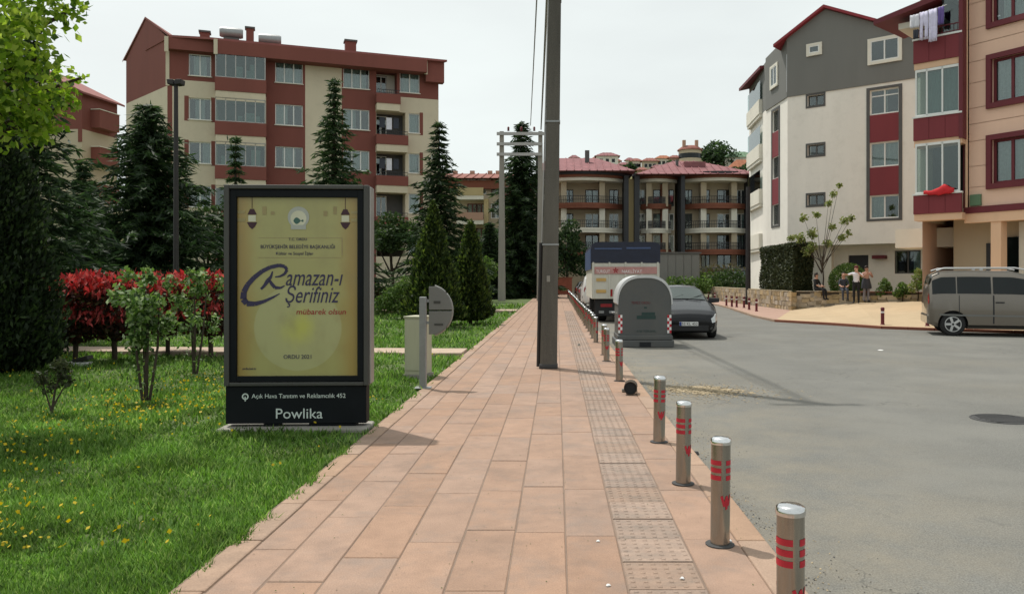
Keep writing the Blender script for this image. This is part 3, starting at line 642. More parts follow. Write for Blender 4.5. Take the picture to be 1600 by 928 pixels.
sw = pp([(560,470), (470,520), (360,570), (250,600), (150,595), (108,540), (115,450), (160,360), (240,270), (340,190), (440,140), (550,115), (620,130), (650,170), (620,225), (560,255), (500,262)])
ribbon(b, sw, [.004, .012, .018, .024, .030, .034, .030, .026, .024, .022, .020, .020, .018, .016, .014, .010, .006])
ribbon(b, pp([(470,190), (450,260), (410,310), (370,370), (325,415)]), [.006, .014, .022, .016, .012])
ribbon(b, pp([(430,300), (460,350), (500,395), (570,400), (620,370)]), [.012, .018, .018, .012, .005])
b.build('initial_letter', 'poster_ink', po)
for pxl in (392, 537):                           # hanging lanterns
    u = pxu(pxl); b = MB(Mb); b.add([(u-.003, .0565, pt), (u+.003, .0565, pt), (u+.003, .0565, pz(326.5)), (u+.02, .0565, pz(326)), (u+.05, .0565, pz(335)), (u-.05, .0565, pz(335)), (u-.02, .0565, pz(326)), (u-.003, .0565, pz(326.5))], [list(range(8))]); b.build('lantern_top', 'poster_brown', po)
    b = MB(Mb); b.add([(u+a, .0565, z) for a, z in [(-.055, pz(347)), (.055, pz(347)), (.03, pz(354)), (0, pz(358)), (-.03, pz(354))]], [list(range(5))]); b.build('lantern_base', 'poster_brown', po)
for pxl, w_, y0, y1 in ((411, .022, 322, 335), (424, .02, 330, 335), (506, .02, 329, 337), (521, .018, 322, 334), (375.5, .04, 329, 333), (375.5, .04, 341, 346), (552, .04, 329, 333), (552, .04, 341, 346)):
    b = MB(Mb); u = pxu(pxl); b.quad((u-w_, .0567, pz(y1)), (u+w_, .0567, pz(y1)), (u+w_, .0567, pz(y0)), (u-w_, .0567, pz(y0))); b.build('printed_ornament', 'poster_edge', po)
for pxl in (392, 537): b = MB(Mb); u = pxu(pxl); b.quad((u-.04, .0564, pz(346)), (u+.04, .0564, pz(346)), (u+.04, .0564, pz(336)), (u-.04, .0564, pz(336))); b.build('lantern_light', 'poster_cream', po)
def disc(b, px, py, r, m=0, n=24, y=.0562, sz=1): u, z = pxu(px), pz(py); b.add([(u+r*cos(2*pi*k/n), y, z+sz*r*sin(2*pi*k/n)) for k in range(n)], [list(range(n))], m)
b = MB(Mb); disc(b, 464, 339, .115, 0); disc(b, 464, 341, .085, 1, y=.0559)
b.add([(pxu(464)+.055*cos(a), .0556, pz(343)+.04*sin(a)*abs(cos(a*1.5))-.01) for a in np.linspace(0, 2*pi, 24)[:-1]], [list(range(23))], 2)
b.box(pxu(464)-.08, pxu(464)+.08, .0552, .0556, pz(358), pz(351), 0); b.build('round_emblem', ['poster_grey', 'poster_cream', 'poster_green'], po)
b = MB(Mb)
for (xa, xb, ya, yb) in ((402, 532, 371, 371.8), (531, 533, 371, 399), (402, 533, 402, 402.8)): b.quad((pxu(xa), .0585, pz(yb)), (pxu(xb), .0585, pz(yb)), (pxu(xb), .0585, pz(ya)), (pxu(xa), .0585, pz(ya)))
b.build('printed_rule', 'poster_edge', po)
b = MB(Mb); b.box(-hw+.01, hw-.03, .03, D-.03, B0+.06, Bm-.004); b.build('base_panel', 'black_panel', o, bevel=.006)
b = MB(Mb); b.box(-.36, -.2, .05, D-.05, 0, B0+.055); b.box(.12, .62, .05, D-.05, 0, B0+.055); b.build('foot', 'black_panel', o)
b = MB(Mb); b.box(-hw-.05, hw+.0, -.1, D+.12, -.12, .02); b.build('footing', 'concrete_pale', o, bevel=.02)
bt = bpy.data.objects[[c.name for c in o.children if c.name.startswith('base_panel')][0]]
def btext(body, size, px, py, al='CENTER', sx=1): return text(body, size, Mb @ Vector((pxu(px), .024, bz(py))), bt, 'letter_white', 'lettering', 0, R(2.2), sx, al, .002)
btext('Açık Hava Tanıtım ve Reklamcılık 452', .066, 393, 622, 'LEFT', .99)
btext('Powlika', .155, 466, 654, 'CENTER', 1.05); 
b = MB(Mb); u, z = pxu(383), bz(619.5)
for k in range(14):
    a0, a1 = 2*pi*k/14, 2*pi*(k+1)/14; b.add([(u+q*cos(a), .026, z+q*sin(a)) for q, a in ((.036, a0), (.036, a1), (.022, a1), (.022, a0))], [(0,1,2,3)])
b.box(u-.006, u+.006, .0235, .0255, z-.05, z); b.build('ring_logo', 'letter_white', bt)
# ---------------------------------------------------------------- half-round metal sign on a post, utility cabinet
Ys = 11.75; sx_ = (661-VX)/FP*Ys
o = thing('half_round_sign', (sx_, Ys, 0), 'grey half-round metal plate fixed to a low steel post at the paving edge', 'sign')
zt = HC-(464-436)/FP*Ys
b = MB(Matrix.Translation((sx_, Ys, 0))); b.box(-.05, .05, -.045, .045, 0, zt); b.build('post', 'steel_dull', o, bevel=.008)
b = MB(Matrix.Translation((sx_, Ys, 0))); b.box(-.12, .12, -.1, .1, 0, .014); b.build('base_plate', 'steel_dull', o, bevel=.004)
z1, z0 = HC-(447-436)/FP*Ys, HC-(523-436)/FP*Ys; zc = (z0+z1)/2; rz_ = (z1-z0)/2
for (t0, t1, nm) in ((0.03, .98, 'upper_plate'), (-.98, -.03, 'lower_plate')):
    pts = [(.09, -.03, zc+rz_*t0)]+[(.09+.34*math.sqrt(max(0, 1-(t*.97)**2)), -.03, zc+rz_*t) for t in np.linspace(t0, t1, 10)]+[(.09, -.03, zc+rz_*t1)]
    b = MB(Matrix.Translation((sx_, Ys, 0))); b.extr(pts, (0, .05, 0)); b.build(nm, 'grey_metal', o, bevel=.004)
b = MB(Matrix.Translation((sx_, Ys, 0)))
pts = [(.09+.345*math.sqrt(max(0, 1-(t*.97)**2)), .0, zc+rz_*t*1.02) for t in np.linspace(-1, 1, 18)]; b.tube(pts, .014, 6); b.build('rim', 'alu', o)
b = MB(Matrix.Translation((sx_, Ys, 0))); b.box(.045, .12, -.02, .03, zc-.2, zc-.16); b.box(.045, .12, -.02, .03, zc+.12, zc+.16); b.build('bracket', 'steel_dull', o)
b = MB(Matrix.Translation((sx_, Ys, 0))); b.box(.16, .26, -.034, -.03, zc+.1, zc+.14); b.build('stencil_mark', 'alu_dark', o); b = MB(Matrix.Translation((sx_, Ys, 0))); b.box(.17, .3, -.034, -.03, zc-.22, zc-.19); b.build('stencil_mark', 'alu_dark', o)
Yc = 13.0; xa, xb = (632-VX)/FP*Yc, (655-VX)/FP*Yc; zt = HC-(494-436)/FP*Yc
o = thing('utility_cabinet', ((xa+xb)/2, Yc, 0), 'pale grey-green utility cabinet standing on the grass behind the sign post', 'cabinet')
Mc = Fr(xa, Yc, R(-14)); wC = .30
b = MB(Mc); b.box(0, wC, 0, .42, .05, zt-.03); b.build('body', 'cabinet', o, bevel=.006)
b = MB(Mc); b.box(-.015, wC+.015, -.015, .435, zt-.03, zt); b.build('roof', 'cabinet', o, bevel=.006)
b = MB(Mc); b.box(.015, wC-.015, -.012, 0-.001, .12, zt-.06); b.build('door', 'cabinet', o, bevel=.004)
for z in (.35, .6, .8): b = MB(Mc); b.box(wC+.001, wC+.012, .04, .1, z, z+.035); b.build('hinge', 'asphalt_dark', o)
b = MB(Mc); b.box(-.02, wC+.02, -.02, .44, -.05, .05); b.build('plinth', 'concrete_pale', o)
# brick end wall of the pavement
o = thing('brick_wall', (-2.2, 84.5, 0), 'low red brick wall closing the far end of the pavement', 'wall')
zt = HC-(433-436)/FP*84.5
b = MB(); b.box(-5.3, 1.6, 84.3, 84.6, -.1, zt-.12); b.build('brickwork', 'brick', o)
b = MB(); b.box(-5.4, 1.7, 84.25, 84.65, zt-.115, zt); b.build('coping', 'rust', o)
b = MB(); b.box(-3.2, -2.0, 84.26, 84.29, .75, 1.15); b.build('wall_plaque', 'off_white', o)
# stone wall on the right, ivy hedge above it, low wall behind the forecourt
o = thing('stone_wall', (12.1, 41.0, 0), 'tan rubble stone retaining wall along the far pavement under the ivy', 'wall')
Wp = [(12.05, 41.05), (12.02, 47), (11.98, 62)]
b = MB(); b.box(12.1, 12.4, 41.1, 62, -.1, .92); b.build('core', 'mortar', o)
y = 41.06
stm = []
for k in range(4):
    q = MB(); q.box(-.5, .5, -.5, .5, -.5, .5)
    q.v = [p*(1+.18*rng.uniform(-1, 1)) for p in q.v]; stm.append(q.mesh('stone', 'stone'))
cnt = 0
def stones(p0, p1, z0f, h, course=.24, lmin=.32, lmax=.62):
    global cnt
    p0, p1 = Vector(p0), Vector(p1); Lw = (p1-p0).length; d = (p1-p0)/Lw; ang = math.atan2(d.y, d.x)
    for c in range(int(h/course)):
        s = -rng.uniform(0, .3)
        while s < Lw:
            ln = rng.uniform(lmin, lmax); u = s+ln/2
            if u < Lw+.1 and cnt < 295:
                q = p0+d*max(.1, min(u, Lw-.05)); ob = link('stone', stm[rng.integers(4)], o); cnt += 1
                ob.location = Vector((q.x, q.y, z0f(u)+course*(c+.5)))-wloc(o); ob.scale = (ln*.97, .26, course*.97); ob.rotation_euler = (rng.uniform(-.05, .05), rng.uniform(-.05, .05), ang+rng.uniform(-.04, .04))
            s += ln
stones((12.12, 41.0), (12.10, 62), lambda u: -.04, .98)
b = MB(); b.box(12.03, 12.45, 41.0, 62, .925, 1.0); b.build('coping', 'stone', o, bevel=.02)
o = thing('garden_wall', (14.4, 38.6, 0), 'low shaded tan stone wall behind the forecourt where people sit', 'wall')
cnt = 0
lw = [(12.25, 41.0), (13.15, 40.05), (14.5, 38.65), (17.0, 36.1), (21.0, 31.9)]
for i in range(4):
    (xa, ya), (xb, yb) = lw[i], lw[i+1]; q = MB(Fr(xa, ya, math.atan2(yb-ya, xb-xa))); q.box(.0, math.hypot(xb-xa, yb-ya), .12, .4, -.1, .95); q.build('core', 'mortar', o)
    zb = [.0, .2, .45, .6, .62]
    stones((xa+.05, ya+.07), (xb+.05, yb+.07), lambda u, i=i, Lq=math.hypot(xb-xa, yb-ya): zb[i]-.1+(zb[i+1]-zb[i])*min(1, u/Lq), .99-zb[i], .21)
    q = MB(Fr(xa, ya, math.atan2(yb-ya, xb-xa))); q.box(.0, math.hypot(xb-xa, yb-ya)-.005, -.06, .44, .955+.002*i, 1.0+.002*i); q.build('coping', 'rust' if i > 1 else 'stone', o, bevel=.015)
# ---------------------------------------------------------------- BUILDINGS
def wall(mb, u0, u1, z0, z1, holes, d=0, th=.22, col=None, ucut=(), zcut=()):
    us = sorted({u0, u1, *[v for h in holes for v in h[:2] if u0 < v < u1], *[v for v in ucut if u0 < v < u1]})
    zs = sorted({z0, z1, *[v for h in holes for v in h[2:4] if z0 < v < z1], *[v for v in zcut if z0 < v < z1]})
    for a, c in zip(us, us[1:]):
        for e, f in zip(zs, zs[1:]):
            um, zm = (a+c)/2, (e+f)/2
            if any(h[0] < um < h[1] and h[2] < zm < h[3] for h in holes): continue
            mb.quad((a, d, e), (c, d, e), (c, d, f), (a, d, f), col(um, zm) if col else 0)
    for h in holes:
        a, c, e, f = h[:4]; t = h[4] if len(h) > 4 else th
        if t == 0: continue
        m = col((a+c)/2, e-.05) if col else 0
        mb.quad((a, d, e), (a, d+t, e), (a, d+t, f), (a, d, f), m); mb.quad((c, d, e), (c, d+t, e), (c, d+t, f), (c, d, f), m)
        mb.quad((a, d, e), (c, d, e), (c, d+t, e), (a, d+t, e), m); mb.quad((a, d, f), (c, d, f), (c, d+t, f), (a, d+t, f), m)
def shell(mb, pts, z0, z1, skip=(), m=0):
    n = len(pts)
    for i in range(n):
        if i in skip: continue
        (xa, ya), (xb, yb) = pts[i], pts[(i+1) % n]; mb.quad((xa, ya, z0), (xb, yb, z0), (xb, yb, z1), (xa, ya, z1), m)
def window(par, M, a, c, e, f, d=.10, nm=2, fm='white_pvc', fw=.06, cur=.6, glass='glass', tr=None, name='window', sill=False, back=.45):
    b = MB(M); b.box(a, a+fw, d, d+.07, e, f); b.box(c-fw, c, d, d+.07, e, f); b.box(a+fw, c-fw, d, d+.07, f-fw, f); b.box(a+fw, c-fw, d, d+.07, e, e+fw)
    for k in range(1, nm):
        u = a+(c-a)*k/nm; b.box(u-fw*.6, u+fw*.6, d+.002, d+.068, e+fw, f-fw)
    if tr: b.box(a+fw, c-fw, d+.004, d+.066, e+(f-e)*tr-.03, e+(f-e)*tr+.03)
    w_ = b.build(name, fm, par)
    b = MB(M); b.box(a+fw*.9, c-fw*.9, d+.03, d+.04, e+fw*.9, f-fw*.9); b.build('pane', glass, w_)
    b = MB(M); b.box(a-.02, c+.02, d+back, d+back+.02, e-.05, f+.05); b.build('dark_backing', 'interior_shade', w_)  # dark sheet behind the glass; the dimness of the room is its colour
    if cur > 0:
        side = rng.integers(3); x0, x1 = (a+.03, a+.03+(c-a-.06)*cur) if side == 0 else ((c-.03-(c-a-.06)*cur, c-.03) if side == 1 else ((a+c)/2-(c-a-.06)*cur/2, (a+c)/2+(c-a-.06)*cur/2))
        b = MB(M); n = max(6, int((x1-x0)/.06)); vs = []
        for i in range(n+1): u = x0+(x1-x0)*i/n; dd = d+.16+.03*sin(i*2.3); vs += [(u, dd, e+.03), (u, dd, f-.03)]
        b.add(vs, [(2*i, 2*i+2, 2*i+3, 2*i+1) for i in range(n)]); b.build('curtain', 'curtain', w_)
    if sill: b = MB(M); b.box(a-.06, c+.06, -.08, d-.001, e-.05, e-.002); b.build('sill', 'off_white', w_)
    return w_
def box(par, name, M, a, c, y0, y1, e, f, m, bevel=0): b = MB(M); b.box(a, c, y0, y1, e, f); return b.build(name, m, par, bevel=bevel)
def rails(par, M, a, c, d, z, h, step=.14, m='dark_trim', name='railing', bar=.02):
    b = MB(M); b.box(a, c, d-.02, d+.02, z+h-.04, z+h); b.box(a, c, d-.015, d+.015, z+.05, z+.08)
    for u in np.arange(a+.05, c, step): b.box(u-bar/2, u+bar/2, d-.01, d+.01, z, z+h-.04)
    return b.build(name, m, par)
# --- red and cream apartment block on the left
A = (-25.8, 53.0); ang = math.atan2(1, 2.728); M = Fr(*A, ang)
LB = thing('apartment_building', (A[0], A[1], 0), 'big red and cream apartment block with glazed balconies behind the spruces', 'apartment building', 'apartment buildings')
FL = [15.2-2.93*i for i in range(5)]; HE = 17.6
hol = []
for i, z in enumerate(FL):
    hol += [(1.29, 2.67, z, z+1.45), (6.74, 8.56, z, z+1.45), (11.3, 13.13, z, z+1.45), (15.95 if i else 15.3, 16.75, z, z+1.45)]
    hol += [(13.62, 15.7 if i else 15.1, z-.25, z+1.45, 1.3)]
def lcol(u, z):
    if 8.72 < u < 11.2: return 0
    if z > 14.85: return 1
    if 6.15 < u < 8.72 or 11.2 < u < 13.6: return 1
    if u < .3: return 1
    for q in FL[1:]:
        if q-.12 < z < q+1.55 and (1.02 < u < 1.29 or 2.67 < u < 2.98 or 16.75 < u < 17.0): return 1
    return 0
b = MB(M); wall(b, 0, 18.15, -.2, HE-.5, hol, col=lcol, ucut=(.3, 1.02, 2.98, 6.15, 8.72, 11.2, 13.6, 17.0), zcut=[14.85]+[q+k for q in FL[1:] for k in (-.12, 1.55)])
foot = [(0, 0), (18.15, 0), (14.7, 7.12), (-3.45, 7.12)]
for (p, q) in ((1, 2), (2, 3), (3, 0)):
    (xa, ya), (xb, yb) = foot[p], foot[q]
    b.quad((xa, ya, -.2), (xb, yb, -.2), (xb, yb, 14.4), (xa, ya, 14.4), 0); b.quad((xa, ya, 14.4), (xb, yb, 14.4), (xb, yb, HE), (xa, ya, HE), 1)
b.add([(-3.45, 7.12, HE), (0, 0, HE), (-1.71, 3.53, 19.82)], [(0,1,2)], 1); b.add([(14.7, 7.12, HE), (18.15, 0, HE), (16.4, 3.53, 17.95)], [(0,1,2)], 1)
b.build('wall', ['cream', 'brick_red'], LB)
b = MB(M)                                         # steep little gable roof at the left end falling to a low main roof
ev, bk, rd = [(.20, -.55), (2.6, -.9), (18.6, -.9)], [(-3.75, 7.5), (-1.0, 7.9), (14.6, 7.9)], [(-1.77, 3.53), (0.6, 3.53), (16.75, 3.53)]
rz3 = (19.85, 18.35, 18.0)
for k in (0, 1):
    b.add([(*ev[k], HE+.02), (*ev[k+1], HE+.02), (*rd[k+1], rz3[k+1]), (*rd[k], rz3[k])], [(0,1,2,3)]); b.add([(*bk[k], HE+.02), (*bk[k+1], HE+.02), (*rd[k+1], rz3[k+1]), (*rd[k], rz3[k])], [(0,1,2,3)])
    b.add([(*ev[k+1], HE-.12), (*rd[k+1], HE-.12), (*rd[k], HE-.12), (*ev[k], HE-.12)], [(0,1,2,3)]); b.add([(*ev[k], HE-.12), (*ev[k+1], HE-.12), (*ev[k+1], HE+.02), (*ev[k], HE+.02)], [(0,1,2,3)])
b.add([(*ev[0], HE-.12), (*rd[0], rz3[0]-.14), (*rd[0], rz3[0]), (*ev[0], HE+.02)], [(0,1,2,3)]); b.add([(*bk[0], HE-.12), (*rd[0], rz3[0]-.14), (*rd[0], rz3[0]), (*bk[0], HE+.02)], [(0,1,2,3)])
b.add([(*ev[2], HE-.12), (*bk[2], HE-.12), (*bk[2], HE+.02), (*rd[2], rz3[2]), (*ev[2], HE+.02)], [(0,1,2,3,4)])
roof = b.build('roof', 'roof_red', LB)
b = MB(M)                                         # red fascia box under the eaves, stepping out over the glazed balconies
b.box(0.05, 3.0, -.55, -.003, 16.72, HE-.02); b.box(3.004, 17.1, -1.05, -.003, 16.55, HE-.16); b.box(17.104, 18.45, -.6, -.003, 16.0, HE-.05)
b.build('fascia', 'brick_red', LB)
for u in (.0, 3.0, 17.1): box(LB, 'corner_strip', M, u-.12, u+.12, -1.08 if u == 3 else -.62, -.99 if u == 3 else -.56, 16.5, HE-.1, 'cream')
box(LB, 'corner_strip', M, -.1, .12, -.05, .0-.004, 14.4, 16.7, 'cream')
for i, z in enumerate(FL):
    window(LB, M, 1.29, 2.67, z, z+1.45, nm=2, cur=(.6, .45, .4, .3, .4)[i], sill=True)
    window(LB, M, 6.74, 8.56, z, z+1.45, nm=3, cur=(.9, .45, .5, .6, .4)[i], sill=True)
    window(LB, M, 11.3, 13.13, z, z+1.45, nm=3, cur=(.9, .5, .6, .5, .4)[i], sill=True)
    window(LB, M, 15.95 if i else 15.3, 16.75, z, z+1.45, nm=1 if i else 2, cur=.9, sill=True)
    # glazed balcony, left
    g = box(LB, 'balcony', M, 2.99, 6.12, -1.0, -.003, z-1.7, z-1.08, 'cream')
    box(g, 'parapet', M, 2.95, 6.16, -1.05, -.003, z-1.076, z-.18, 'brick_red')
    b = MB(M)
    for k in range(6): u = 3.0+3.08*k/5; b.box(u-.03, u+.03, -1.0, -.95, z-.175, z+1.4)
    b.box(3.0, 6.1, -1.0, -.95, z-.176, z-.12); b.box(3.0, 6.1, -1.0, -.95, z+1.35, z+1.42); b.build('balcony_frame', 'alu', g)
    for k in range(5): u = 3.0+3.08*k/5; box(g, 'pane', M, u+.03, u+.586, -.985, -.975, z-.12, z+1.35, 'glass_balcony')
    box(g, 'pane', M, 2.99, 3.0, -.94, -.02, z-.12, z+1.35, 'glass_balcony'); box(g, 'pane', M, 6.1, 6.11, -.94, -.02, z-.12, z+1.35, 'glass_balcony')
    if i == 4: continue
    b = MB(M)
    for k in range((3, 4, 2, 2)[i]):
        u = rng.uniform(3.15, 5.6); wd = rng.uniform(.25, .6); zt = rng.uniform(.5, 1.25); b.box(u, u+wd, -.5+.05*k, -.48+.05*k, z-.17, z-.17+zt)
    b.build('curtain', 'curtain', g); box(g, 'dark_backing', M, 3.1, 6.0, -.06, -.03, z-.15, z+1.4, 'frame_grey')  # backing sheet darkened to paint the dim balcony interior
    # open balcony, right
    e_ = 15.75 if i else 15.2
    g = box(LB, 'balcony', M, 13.56, e_, -.75, -.003, z-1.55, z-1.05, 'cream')
    box(g, 'parapet', M, 13.52, e_+.04, -.8, -.003, z-1.046, z-.35, 'brick_red'); rails(g, M, 13.56, e_, -.72, z-.35, .3)
    b = MB(M); b.box(13.62, e_-.05, 1.2, 1.28, z-.25, z+1.45); b.build('recess_wall', 'off_white' if i == 0 else 'frame_grey', g)
    window(LB, M, 13.7, 14.5, z-.2, z+1.3, d=1.12, nm=2, cur=.5, name='balcony_door', back=.05)
    if i in (1, 2):
        for k in range(3): u = 13.8+.5*k; t = MB(M); t.box(u, u+.38, -.3, -.27, z+.2-.1*(k % 2), z+.95); lo = t.build('laundry', ('cloth_slate', 'cloth_white', 'cloth_slate')[k], g)
def chim(par, M, u, d, z, wx, h, m='brick_red'):
    o = box(par, 'chimney', M, u, u+wx, d, d+wx, z-1.2, z+h, m); box(o, 'chimney_cap', M, u-.08, u+wx+.08, d-.08, d+wx+.08, z+h+.002, z+h+.12, 'frame_grey'); return o
chim(roof, M, 1.9, 1.0, 18.1, .6, .35); chim(roof, M, 11.5, 0.4, 17.9, .75, .75); chim(roof, M, 4.85, .6, 17.9, .5, 1.0)
for u, z in ((3.9, 18.55), (6.4, 18.35)):
    b = MB(M @ Matrix.Translation((u, .9, z))); b.lathe([(.0, -.75), (.3, -.75), (.36, -.6), (.36, .6), (.3, .75), (0, .75)], 12, ax='x'); wt = b.build('water_tank', 'steel_dull', roof, smooth=40)
    box(wt, 'tank_stand', M, u-.5, u+.5, .7, 1.1, z-.8, z-.36, 'frame_grey')
# --- second red block at far left
A2 = (-47.0, 63.0); M2 = Fr(*A2, R(-6))
B2 = thing('apartment_building', (A2[0], A2[1], 0), 'red gabled apartment block with cream base at the far left between trees', 'apartment building', 'apartment buildings')
zL, zR, zA = 16.0, 16.3, 18.2
b = MB(M2); pts = [(0, 0), (10.3, 0), (10.3, 4.2), (0, 4.2)]
shell(b, pts, -.2, 13.2); shell(b, pts, 13.2, 16.0, m=1); b.add([(0, 0, 16), (10.3, 0, 16), (5.6, 0, zA)], [(0,1,2)], 1); b.add([(0, 4.2, 16), (10.3, 4.2, 16), (5.6, 4.2, zA)], [(0,1,2)], 1); b.build('wall', ['beige', 'brick_red'], B2)
b = MB(M2); b.add([(-.4, -.4, 15.85), (5.6, -.4, zA+.1), (10.7, -.4, 15.85), (10.7, 4.6, 15.85), (5.6, 4.6, zA+.1), (-.4, 4.6, 15.85), (-.4, -.4, 16.0), (5.6, -.4, zA+.3), (10.7, -.4, 16.0), (10.7, 4.6, 16.0), (5.6, 4.6, zA+.3), (-.4, 4.6, 16.0)],
  [(0,1,4,5), (1,2,3,4), (6,7,10,11), (7,8,9,10), (0,1,7,6), (1,2,8,7), (2,3,9,8), (0,5,11,6), (4,5,11,10), (3,4,10,9)]); b.build('roof', 'roof_red', B2)
for k in range(5):
    z = 14.0-2.93*k; g = box(B2, 'balcony', M2, 10.303, 11.05, 1.0, 3.4, z-.5, z+.9, 'brick_red'); box(g, 'parapet_rail', M2, 10.31, 11.1, .95, 3.45, z+.903, z+.96, 'off_white')
    box(B2, 'corner_strip', M2, 10.0, 10.33, -.04, -.003, z-1.8, z-.2, 'brick_red')
# --- white and grey building on the right
A3 = (13.7, 47.5); a3 = math.atan2(-.63, .776); M3 = Fr(*A3, a3); S3 = (13.47, 51.4); Ms = Fr(*S3, math.atan2(-3.9, .23))
WB = thing('apartment_building', (A3[0], A3[1], 0), 'white apartment building with grey gabled top storey and crimson window strips', 'apartment building', 'apartment buildings')
small = [(1.22, 2.18, z, z+.62) for z in (11.65, 8.77, 5.88)]; big = [(4.78, 6.32, 10.7, 12.05), (4.78, 6.32, 7.8, 9.13), (4.78, 6.32, 4.95, 6.2)]
b = MB(M3); wall(b, 0, 10, 3.55, 12.5, small+big); b.quad((0, 0, 3.55), (10, 0, 3.55), (10, 2.2, 3.55), (0, 2.2, 3.55))
bm_ = MB(Ms); wall(bm_, 0, 3.907, 3.55, 12.5, [(1.2, 2.4, 10.75, 12.05), (1.2, 2.4, 7.85, 9.15), (1.2, 2.4, 4.95, 6.2)])
back = [M3 @ Vector((10, 0, 0)), M3 @ Vector((11, 11, 0)), Vector((15, 62, 0)), Vector((13.95, 58, 0)), Vector((S3[0], S3[1], 0))]
for p, q in zip(back, back[1:]): bm_.M = None; bm_.quad((p.x, p.y, .3), (q.x, q.y, .3), (q.x, q.y, 12.5), (p.x, p.y, 12.5))
b.v += bm_.v; nb_ = len(b.v)-len(bm_.v); b.f += [[i+nb_ for i in f] for f in bm_.f]; b.m += bm_.m
b.build('wall', 'white_wall', WB)
b = MB(M3); e = -.06                              # grey top storey, standing slightly proud
b.add([(-.02, e, 12.38), (10, e, 12.38), (10, e, 13.3), (7.7, e, 14.5), (2.29, e, 17.1), (-.02, e, 15.95)], [(0,1,2,3,4,5)]); b.quad((-.02, e, 12.38), (10, e, 12.38), (10, .0, 12.38), (-.02, 0, 12.38))
b2 = MB(Ms); b2.quad((0, e, 12.38), (3.93, e, 12.38), (3.93, e, 15.95), (0, e, 15.75)); b2.quad((0, e, 12.38), (3.93, e, 12.38), (3.93, 0, 12.38), (0, 0, 12.38)); b2.M = None
for p, q in zip(back, back[1:]): b2.quad((p.x, p.y, 12.5), (q.x, q.y, 12.5), (q.x, q.y, 15.6), (p.x, p.y, 15.6))
nb_ = len(b.v); b.v += b2.v; b.f += [[i+nb_ for i in f] for f in b2.f]; b.m += b2.m
b.build('top_storey', 'grey_wall', WB)
b = MB(M3); dR = 12
def rp_(u, z): return [(u, -.5, z), (u, dR, z)]
prof = [(-.75, 15.42), (2.29, 17.14), (8.4, 14.2)]
vs = [(u, d, z+k) for k in (0, .16) for d in (-.35, dR) for u, z in prof]
b.add(vs, [(0,1,4,3), (1,2,5,4), (6,7,10,9), (7,8,11,10), (0,1,7,6), (1,2,8,7), (3,4,10,9), (4,5,11,10), (0,3,9,6), (2,5,11,8)]); b.build('roof', 'crimson_roof', WB)
for h in small: 
    window(WB, M3, *h, d=.14, nm=2, fm='frame_grey', cur=0); b = MB(M3); a, c, e_, f = h
    b.box(a-.1, c+.1, -.03, -.003, f, f+.1); b.box(a-.1, c+.1, -.03, -.003, e_-.1, e_); b.box(a-.1, a, -.03, -.003, e_, f); b.box(c, c+.1, -.03, -.003, e_, f); b.build('window_surround', 'frame_grey', WB)
for k, h in enumerate(big): window(WB, M3, *h, d=.1, nm=2, cur=(.15, .9, .5)[k], tr=(.75, None, None)[k], sill=False)
def strip(Mx, a, c, zt, zb, ww):
    b = MB(Mx); b.box(a-.18, a, -.04, -.003, zb, zt); b.box(c, c+.18, -.04, -.003, zb, zt); b.box(a, c, -.04, -.003, zt-.14, zt); b.box(a, c, -.04, -.003, zb, zb+.13); b.build('strip_surround', 'frame_grey', WB)
    for (e_, f) in zip([w_[1] for w_ in ww[1:]], [w_[0] for w_ in ww]): box(WB, 'spandrel_panel', Mx, a+.003, c-.003, -.025, -.004, e_+.02, f-.03, 'crimson')
strip(M3, 4.78, 6.32, 12.2, 4.8, [(10.7, 12.05), (7.8, 9.13), (4.95, 6.2)])
strip(Ms, 1.2, 2.4, 12.2, 4.8, [(10.75, 12.05), (7.85, 9.15), (4.95, 6.2)])
for z0, z1 in ((10.75, 12.05), (7.85, 9.15), (4.95, 6.2)): window(WB, Ms, 1.2, 2.4, z0, z1, nm=2, fm='frame_grey', cur=.3)
def proud(Mx, a, c, e_, f, nm, cur):
    b = MB(Mx); b.box(a-.16, a, -.14, -.064, e_-.16, f+.14); b.box(c, c+.16, -.14, -.064, e_-.16, f+.14); b.box(a, c, -.14, -.064, f, f+.14); b.box(a, c, -.16, -.064, e_-.16, e_); b.build('window_surround', 'off_white', WB)
    b = MB(Mx); b.box(a, c, -.075, -.066, e_, f); b.build('dark_backing', 'interior_shade', WB)  # dark sheet on the solid wall, painted as an unlit room
    w_ = window(WB, Mx, a, c, e_, f, d=-.13, nm=nm, fm='white_pvc', cur=0, back=.055); return w_
proud(M3, 1.35, 1.95, 14.7, 15.12, 1, 0); proud(M3, 4.85, 6.35, 13.6, 14.75, 2, 0); proud(Ms, 1.2, 2.3, 13.6, 14.75, 2, 0)
